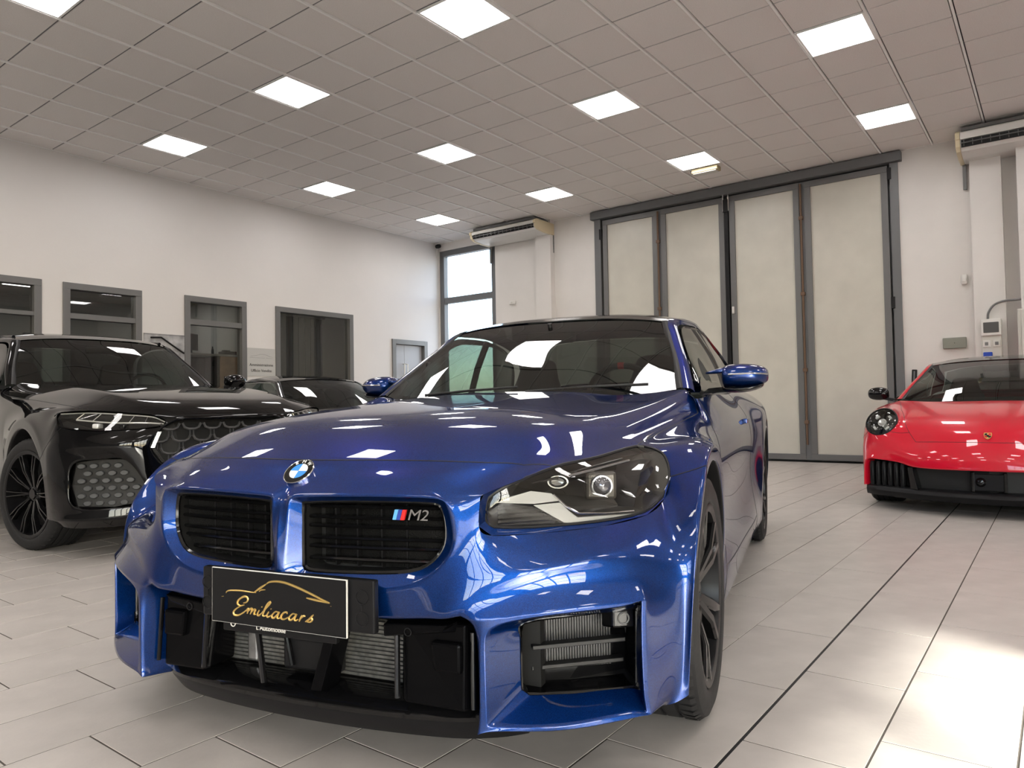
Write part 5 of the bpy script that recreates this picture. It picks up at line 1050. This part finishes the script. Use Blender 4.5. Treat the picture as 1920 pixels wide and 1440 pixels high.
# grille with honeycomb bars
gr = empty('front_grille'); gr.parent = suv
gp = [V['G%d' % i] for i in range(8)]; full = [(x, y, z) for x, y, z in gp]+[(x, -y, z) for x, y, z in reversed(gp[1:7])]
MB().loft([[(x-.004, y, z) for x, y, z in full], [(x-.05, y*.97, z) for x, y, z in full]], True, False, True).build('grille_back', M_dark, gr)
MB().tube(spline([(x+.02, y, z) for x, y, z in full]+[(full[0][0]+.02, full[0][1], full[0][2])], 3)[:-1], .008, 6, closed=True).build('grille_frame', M_blackg, gr, smooth=True)
M_gb = mat('grille_bar', (.05, .05, .052), .3)
def inside(y, z, poly):
    c = False; n = len(poly)
    for i in range(n):
        (a, b), (d, e) = poly[i], poly[(i+1) % n]
        if (b > z) != (e > z) and y < (d-a)*(z-b)/(e-b)+a: c = not c
    return c
poly2 = [(y*.97, z) for x, y, z in full]
for r in range(5):
    for q in range(-5, 6):
        y = q*.13+(.065 if r % 2 else 0); z = .80-r*.075
        if not inside(y, z, poly2): continue
        x = .955-.10*(y/.5)**2*.35
        MB().tube([(x, y-.058, z+.012), (x, y-.045, z-.014), (x+.004, y-.02, z-.024), (x+.004, y+.02, z-.024), (x, y+.045, z-.014), (x, y+.058, z+.012)], .008, 6).build('grille_arc', M_gb, gr, smooth=True)
        [MB().box(x-.006, x+.003, y+a_, y+a_+.006, z-.07, z-.028).build('grille_web', M_gb, gr) for a_ in (-.014, .008)]
for s in (1, -1):
    MB().loft([[Vector((.962, s*.475, .765)), Vector((.968, s*.455, .765)), Vector((.955, s*.455, .765)), Vector((.95, s*.475, .765))], [Vector((.958, s*.515, .67)), Vector((.965, s*.495, .67)), Vector((.95, s*.495, .67)), Vector((.945, s*.515, .67))], [Vector((.972, s*.455, .575)), Vector((.978, s*.435, .575)), Vector((.965, s*.435, .575)), Vector((.96, s*.455, .575))]], True, True, True).build('grille_blade', M_chrome, gr)
    # fog intake with honeycomb insert
    fi = empty('corner_intake'); fi.parent = suv
    R8 = [Vector((V['F%d' % i][0], s*V['F%d' % i][1], V['F%d' % i][2])) for i in range(1, 9)]
    MB().loft([R8, [p+Vector((-.012, -.008*s, 0)) for p in R8]], True, False, True).build('intake_back', M_dark, fi)
    A_ = (R8[0]+R8[7]+R8[6])/3; B_ = (R8[3]+R8[4])/2; A2, B2 = Vector((A_.x, A_.y, 0)), Vector((B_.x, B_.y, 0)); L_ = (B2-A2).length; u_ = (B2-A2).normalized(); nn = Vector((u_.y*s, -u_.x*s, 0)); nn = nn if nn.x > 0 else -nn
    p2 = [((p-A2).dot(u_), p.z) for p in R8]
    M_cell = mat('intake_cell', (.055, .057, .06), .4, .3)
    for r in range(6):
        for q in range(6):
            a = .035+q*.068+(.034 if r % 2 else 0); z = .565-r*.045
            if not (inside(a-.02, z, p2) and inside(a+.02, z, p2)): continue
            c = A2+u_*a+nn*.006+Vector((0, 0, z))
            MB().loft([[c+u_*(.026*math.cos(t)*sc)+Vector((0, 0, .017*math.sin(t)*sc))+nn*h for t in [2*PI*k/8+PI/8 for k in range(8)]] for sc, h in ((1, -.012), (1, .0), (.8, .003))], True, False, True).build('intake_cell', M_cell, fi)
# ---------------------------------------------------------------- red sports car
red = empty('red_sports_car', (2.75, -6.195, 0), PI)
tag(red, 'red sports car with round headlights facing the camera at the right edge', 'car')
mpR = lambda x, y, z: (x*.893+.50*max(0, min(1, (x+1.9)/1.0)), y*.985, z*.935)
def mpRs(x, y, z): return (x*.893, y*.975, z*.935)
V = {n: mpRs(*BLUE_V[n]) for n in SIDE_N}
HR = [[(.745,0,.556),(.72,.2,.555),(.67,.36,.552),(.60,.485,.548)], [(.68,0,.635),(.66,.2,.632),(.60,.40,.625),(.54,.535,.615)], [(.5,0,.725),(.49,.22,.722),(.45,.43,.712),(.42,.60,.70)],
      [(.2,0,.81),(.2,.25,.806),(.17,.47,.797),(.13,.65,.785)], [(-.05,0,.858),(-.06,.28,.855),(-.12,.52,.858),(-.25,.725,.872)]]
for i, r in enumerate(HR):
    for j, p in enumerate(r): V['h%d%d' % (i, j)] = p
HC_ = Vector((.43, .755, .70)); hn = Vector((.82, .25, .52)).normalized(); hu = Vector((-.29, .957, 0)); hv = hn.cross(hu).normalized()
for k in range(8): V['o%d' % k] = tuple(HC_+.128*(math.cos(PI/4*k)*hu+math.sin(PI/4*k)*hv*1.02))
V.update(e3=(.13,.875,.79), e4=(.06,.79,.845), e5=(-.26,.835,.845), e6=(-.42,.895,.62), e7=(-.46,.885,.4), e8=(-.45,.87,.19),
 b0=(.42,.90,.19), b1=(.425,.905,.40), b2=(.35,.912,.57), b3=(.20,.917,.69), b4=(0,.918,.735), b5=(-.20,.917,.69), b6=(-.35,.912,.57), b7=(-.42,.90,.40), b8=(-.41,.885,.19),
 a0=(.36,.90,.19), a1=(.362,.907,.38), a2=(.30,.915,.54), a3=(.17,.92,.645), a4=(0,.92,.69), a5=(-.17,.92,.645), a6=(-.30,.915,.54), a7=(-.36,.90,.38), a8=(-.355,.885,.19),
 d0=(-.45,.78,.86), d2=(-.55,.85,.75), d3=(-.57,.88,.62), d4=(-.56,.885,.45), d5=(-.55,.90,.27), d6=(-.53,.88,.15),
 n0=(.80,0,.46), n1=(.78,.22,.46), n2=(.73,.40,.457), n3=(.66,.54,.457), n4=(.56,.72,.462), n5=(.475,.85,.475),
 r0=(.815,0,.350), r1=(.80,.22,.350), r2=(.75,.40,.350), r3=(.675,.535,.358), r4=(.63,.60,.385), r5=(.54,.80,.397), r6=(.495,.875,.385), r7=(.485,.890,.18),
 R_0=(.70,0,.355), R_1=(.69,.22,.355), R_2=(.64,.40,.355), R_3=(.58,.52,.36), R_4=(.55,.58,.385), R_5=(.47,.76,.397), R_6=(.44,.82,.385), R_7=(.44,.83,.18))
for i in range(9): x, y, z = V['a%d' % i]; V['aa%d' % i] = (x, .78, z); x, y, z = V['R%d' % i]; V['RR%d' % i] = (x, .84, z)
F = list(SIDE)
for i in range(4):
    for j in range(3): F.append(('hood', ['h%d%d' % (i, j), 'h%d%d' % (i, j+1), 'h%d%d' % (i+1, j+1), 'h%d%d' % (i+1, j)]))
fs('fender*', 'h13-o5-o4-h23 h23-o4-o3-h33 h33-o3-o2-e4 h33-e4-e5-h43 o2-o1-e3-e4 o1-o0-b3-e3 o0-o7-b2-b3 e3-b3-b4-e4 e4-b4-b5-e5 h43-e5-d2-d0 e5-b5-b6-e6 e6-b6-b7-e7 e7-b7-b8-e8 e5-e6-d3-d2 e6-e7-d4-d3 e7-e8-d5-d4')
fs('bumper', 'h00-n0-n1-h01 h01-n1-n2-h02 h02-n2-n3-h03 h03-n3-o5-h13 n3-n4-o6-o5 n4-n5-o7-o6 n5-b1-b2-o7 n0-r0-r1-n1 n1-r1-r2-n2 n2-r2-r3-n3 n3-r3-r4-n4 n4-r4-r5 n4-r5-r6-n5 n5-r6-b1 r6-r7-b0-b1 '+' '.join('r%d-R_%d-R_%d-r%d' % (i, i, i+1, i+1) for i in range(7)))
for i in range(8): F.append(('fender*' if i > 1 else 'bumper', ['a%d' % i, 'a%d' % (i+1), 'b%d' % (i+1), 'b%d' % i])); F.append(('archlip*', ['a%d' % i, 'a%d' % (i+1), 'aa%d' % (i+1), 'aa%d' % i]))
CR = {}; crease_side(CR)
CR.update(ring(['o%d' % k for k in range(8)], .5)); CR.update(ring(['r%d' % k for k in range(8)], .9, False)); CR.update(ring(['a%d' % k for k in range(9)], .9, False)); CR.update(ring(['b%d' % k for k in range(9)], .3, False))
ev, gn = cage(V, F, CR, fit=1); panels(ev, gn, red, SP(M_redpaint), M_blackp, nogap=('archlip', 'archlipr'))
cabin(red, mpR, M_redpaint, M_carglass, M_blackg)
for (x, s, R) in ((0, 1, .338), (0, -1, .338), (-2.45, 1, .355), (-2.45, -1, .355)):
    wheel(red, (x, s*(.905-.125), R), R, .25, .245, 5, s, caliper=M_red); liner2(red, x, .338, .372, s*.86, s*.5)
MB().box(-3.3, .42, -.5, .5, .13, .18).box(-2.0, -.45, -.82, .82, .13, .18).build('floor_pan', M_blackp, red)
simple_mirror(red, (-.60, .862, .90), 1, M_blackg, .95); simple_mirror(red, (-.60, -.862, .90), -1, M_blackg, .95)
for s in (1, -1):
    hl = empty('headlight'); hl.parent = red; n_ = Vector((hn.x, s*hn.y, hn.z)); u_ = Vector((hu.x, s*hu.y, hu.z)); v2 = n_.cross(u_)*s; c_ = Vector((HC_.x, s*HC_.y, HC_.z))
    hl.matrix_local = Matrix(((u_.x, v2.x, n_.x, c_.x), (u_.y, v2.y, n_.y, c_.y), (u_.z, v2.z, n_.z, c_.z), (0, 0, 0, 1)))
    MB().lathe([(.129, -.012), (.129, .003), (.121, .006), (.119, -.012)], 40, 'z').build('bezel', M_blackp, hl, smooth=True)
    MB().lathe([(.120, .0), (.10, .016), (.07, .026), (.03, .032), (.0005, .033)], 40, 'z').build('headlight_lens', M_clear, hl, smooth=True)
    MB().lathe([(.120, -.004), (.112, -.06), (.0005, -.07)], 32, 'z').build('lamp_bowl', M_lens_in, hl, smooth=True)
    MB().lathe([(0, .004), (.018, .0), (.026, -.012), (.034, -.012), (.034, -.05), (0, -.05)], 24, 'z').build('projector_lens', M_drl, hl, smooth=True)
    for k in range(4):
        a = PI/4+PI/2*k; o = MB().cbox(-.020, .020, -.011, .011, -.03, -.012, .006).build('running_light', M_drl, hl, smooth=True); o.location = (.072*math.cos(a), .072*math.sin(a), 0); o.rotation_euler.z = a+PI/2
    for a in (0, PI/2): o = MB().box(-.11, .11, -.004, .004, -.05, -.02).build('lamp_divider', M_blackg, hl); o.rotation_euler.z = a
    # side intake with rounded upright fins
    it = empty('side_intake'); it.parent = red
    W_ = lambda L: [Vector((x, s*y, z)) for x, y, z in L]
    MB().loft([W_([(.58,.575,.375),(.47,.80,.385),(.45,.83,.37),(.45,.83,.18),(.60,.55,.18)]), W_([(.50,.50,.375),(.40,.74,.385),(.38,.77,.37),(.38,.77,.18),(.52,.48,.18)])], True, False, True).build('intake_back', M_dark, it)
    for k in range(6):
        c = W_([(.615-.024*k, .58+.048*k, 0)])[0]; MB().tube([c+Vector((0, 0, .19)), c+Vector((.008, 0, .22)), c+Vector((.008, 0, .345)), c+Vector((-.01, 0, .375))], [.018, .019, .019, .015], 10).build('upright_fin', M_plate, it, smooth=True)
    MB().loft([W_([(.70,.50,.35),(.67,.54,.35),(.60,.52,.35),(.62,.48,.35)]), W_([(.73,.46,.18),(.68,.52,.18),(.60,.50,.18),(.62,.44,.18)])], True, True, True).build('intake_pillar', M_blackg, it, bevel=.004)
cen = empty('centre_intake'); cen.parent = red
MB().loft([[(.64, -.48, .36), (.72, 0, .36), (.64, .48, .36)], [(.64, -.48, .16), (.72, 0, .16), (.64, .48, .16)]], False).build('intake_back', M_dark, cen)
MB().cbox(.745, .765, -.10, .10, .20, .325, .006).build('plate_bracket', M_plate, cen); MB().lathe([(.0005, .020), (.02, .016), (.03, .004), (.034, 0), (0, -.004)], 24, 'z').build('radar_dome', M_blackg, cen, smooth=True).matrix_local = Matrix.Translation((.768, -.05, .265)) @ FRONT
for y in (-.10, .10): MB().cbox(.735, .768, y-.012, y+.012, .19, .34, .006).build('bracket_post', M_blackg, cen)
cvr = spline([(.46, -.875, 0), (.55, -.78, 0), (.68, -.55, 0), (.78, -.3, 0), (.82, 0, 0), (.78, .3, 0), (.68, .55, 0), (.55, .78, 0), (.46, .875, 0)], 4)
MB().loft([[(p.x+dx, p.y, z) for dx, z in [(-.02, .105), (.0, .125), (.012, .15), (.0, .175), (-.03, .19), (-.12, .19), (-.12, .11)]] for p in cvr], True, True, True).build('front_lip', M_plate, red, smooth=True)
# crest badge on the hood
cb = empty('crest_badge'); cb.parent = red; nb = Vector((.72, 0, .69)).normalized(); yb = Vector((-nb.z, 0, nb.x)); cb.matrix_local = Matrix(((0, yb.x, nb.x, .716), (1, yb.y, nb.y, 0), (0, yb.z, nb.z, .602), (0, 0, 0, 1)))
sh = [(-.024, .03), (.024, .03), (.026, .012), (.022, -.012), (.010, -.028), (0, -.034), (-.010, -.028), (-.022, -.012), (-.026, .012)]
MB().prism(sh, 'z', .0, .003).build('shield', M_gold, cb); MB().prism([(x*.28, y*.30-.002) for x, y in sh], 'z', .003, .0042).build('shield_centre', M_blackg, cb)
for sx, sy, m in ((-1, 1, M_gold), (1, 1, M_red), (-1, -1, M_red), (1, -1, M_gold)): MB().prism([(sx*.004, sy*.002+.002), (sx*.021, sy*.002+.002), (sx*.019, sy*.018+.004), (sx*.004, sy*.022+.002)], 'z', .003, .0038).build('shield_field', m if m is M_red else M_blackp, cb)
# ---------------------------------------------------------------- dark grey coupe in the background
dk = empty('dark_coupe', (1.31, -.57, 0), math.radians(-97))
tag(dk, 'dark grey low sports coupe parked behind the black SUV by the office wall', 'car')
mpD = lambda x, y, z: (x*.97, y, z*.95 if z > .3 else z*.95)
V = {n: mpD(*p) for n, p in BLUE_V.items()}; F = [f for f in BLUE_F if not (f[1][0][0] in 'kK' and f[1][2][0] == 'K')]
ev, gn = cage(V, F, BLUE_CR, level=2); panels(ev, gn, dk, SP(M_darkpaint), M_blackp, nogap=('archlip', 'archlipr'))
cabin(dk, mpD, M_darkpaint, M_carglass, M_blackpaint)
for (x, s) in ((0, 1), (0, -1), (-2.665, 1), (-2.665, -1)):
    wheel(dk, (x, s*.80, .33), .33, .265, .24, 7, s); liner2(dk, x, .33, .365, s*.825, s*.5)
MB().box(-3.5, .40, -.55, .55, .14, .18).box(-2.2, -.45, -.85, .85, .14, .18).build('floor_pan', M_blackp, dk)
simple_mirror(dk, (-.90, .90, .905), 1, M_darkpaint); simple_mirror(dk, (-.90, -.90, .905), -1, M_darkpaint)
for s in (1, -1):
    W_ = lambda L: [Vector((V[n][0], s*V[n][1], V[n][2])) for n in L]
    hl = empty('headlight'); hl.parent = dk; rg = W_(['HB', 'HC', 'HD', 'h05', 'h15', 'h25', 'h35', 'HI', 'HJ', 'HK', 'HL', 'HM', 'HN', 'HO', 'HP', 'HA']); top = W_(['HB', 'HC', 'HD', 'h05', 'h15', 'h25', 'h35', 'HI']); bot = W_(['HA', 'HP', 'HO', 'HN', 'HM', 'HL', 'HK', 'HJ'])
    v_, f_ = surf([[bot[i].lerp(top[i], t) for i in range(8)] for t in (0, .5, 1)], 3, 3); obj('headlight_lens', v_, f_, M_clear, hl, True)
    MB().loft([rg, [p+Vector((-.05, -.03*s, 0)) for p in rg]], True, False, True).build('lamp_housing', M_lens_in, hl)
    kr = W_(['k'+c for c in L12]); MB().loft([[p+Vector((.002, 0, 0)) for p in kr], [p+Vector((-.05, 0, 0)) for p in kr]], True, False, True).build('grille_duct', M_dark, dk)
    for z in (.50, .54, .58, .62): y0, y1 = .06, .40; MB().box(.62, .65, min(s*y0, s*y1), max(s*y0, s*y1), z*.95, z*.95+.008).build('grille_slat', M_blackg, dk)
    qr = W_(['q'+c for c in N10]); MB().loft([qr, [p+Vector((-.05, -.03*s, 0)) for p in qr]], True, False, True).build('intake_duct', M_dark, dk)
MB().box(.45, .48, -.5, .5, .13, .42).build('intake_back', M_dark, dk)
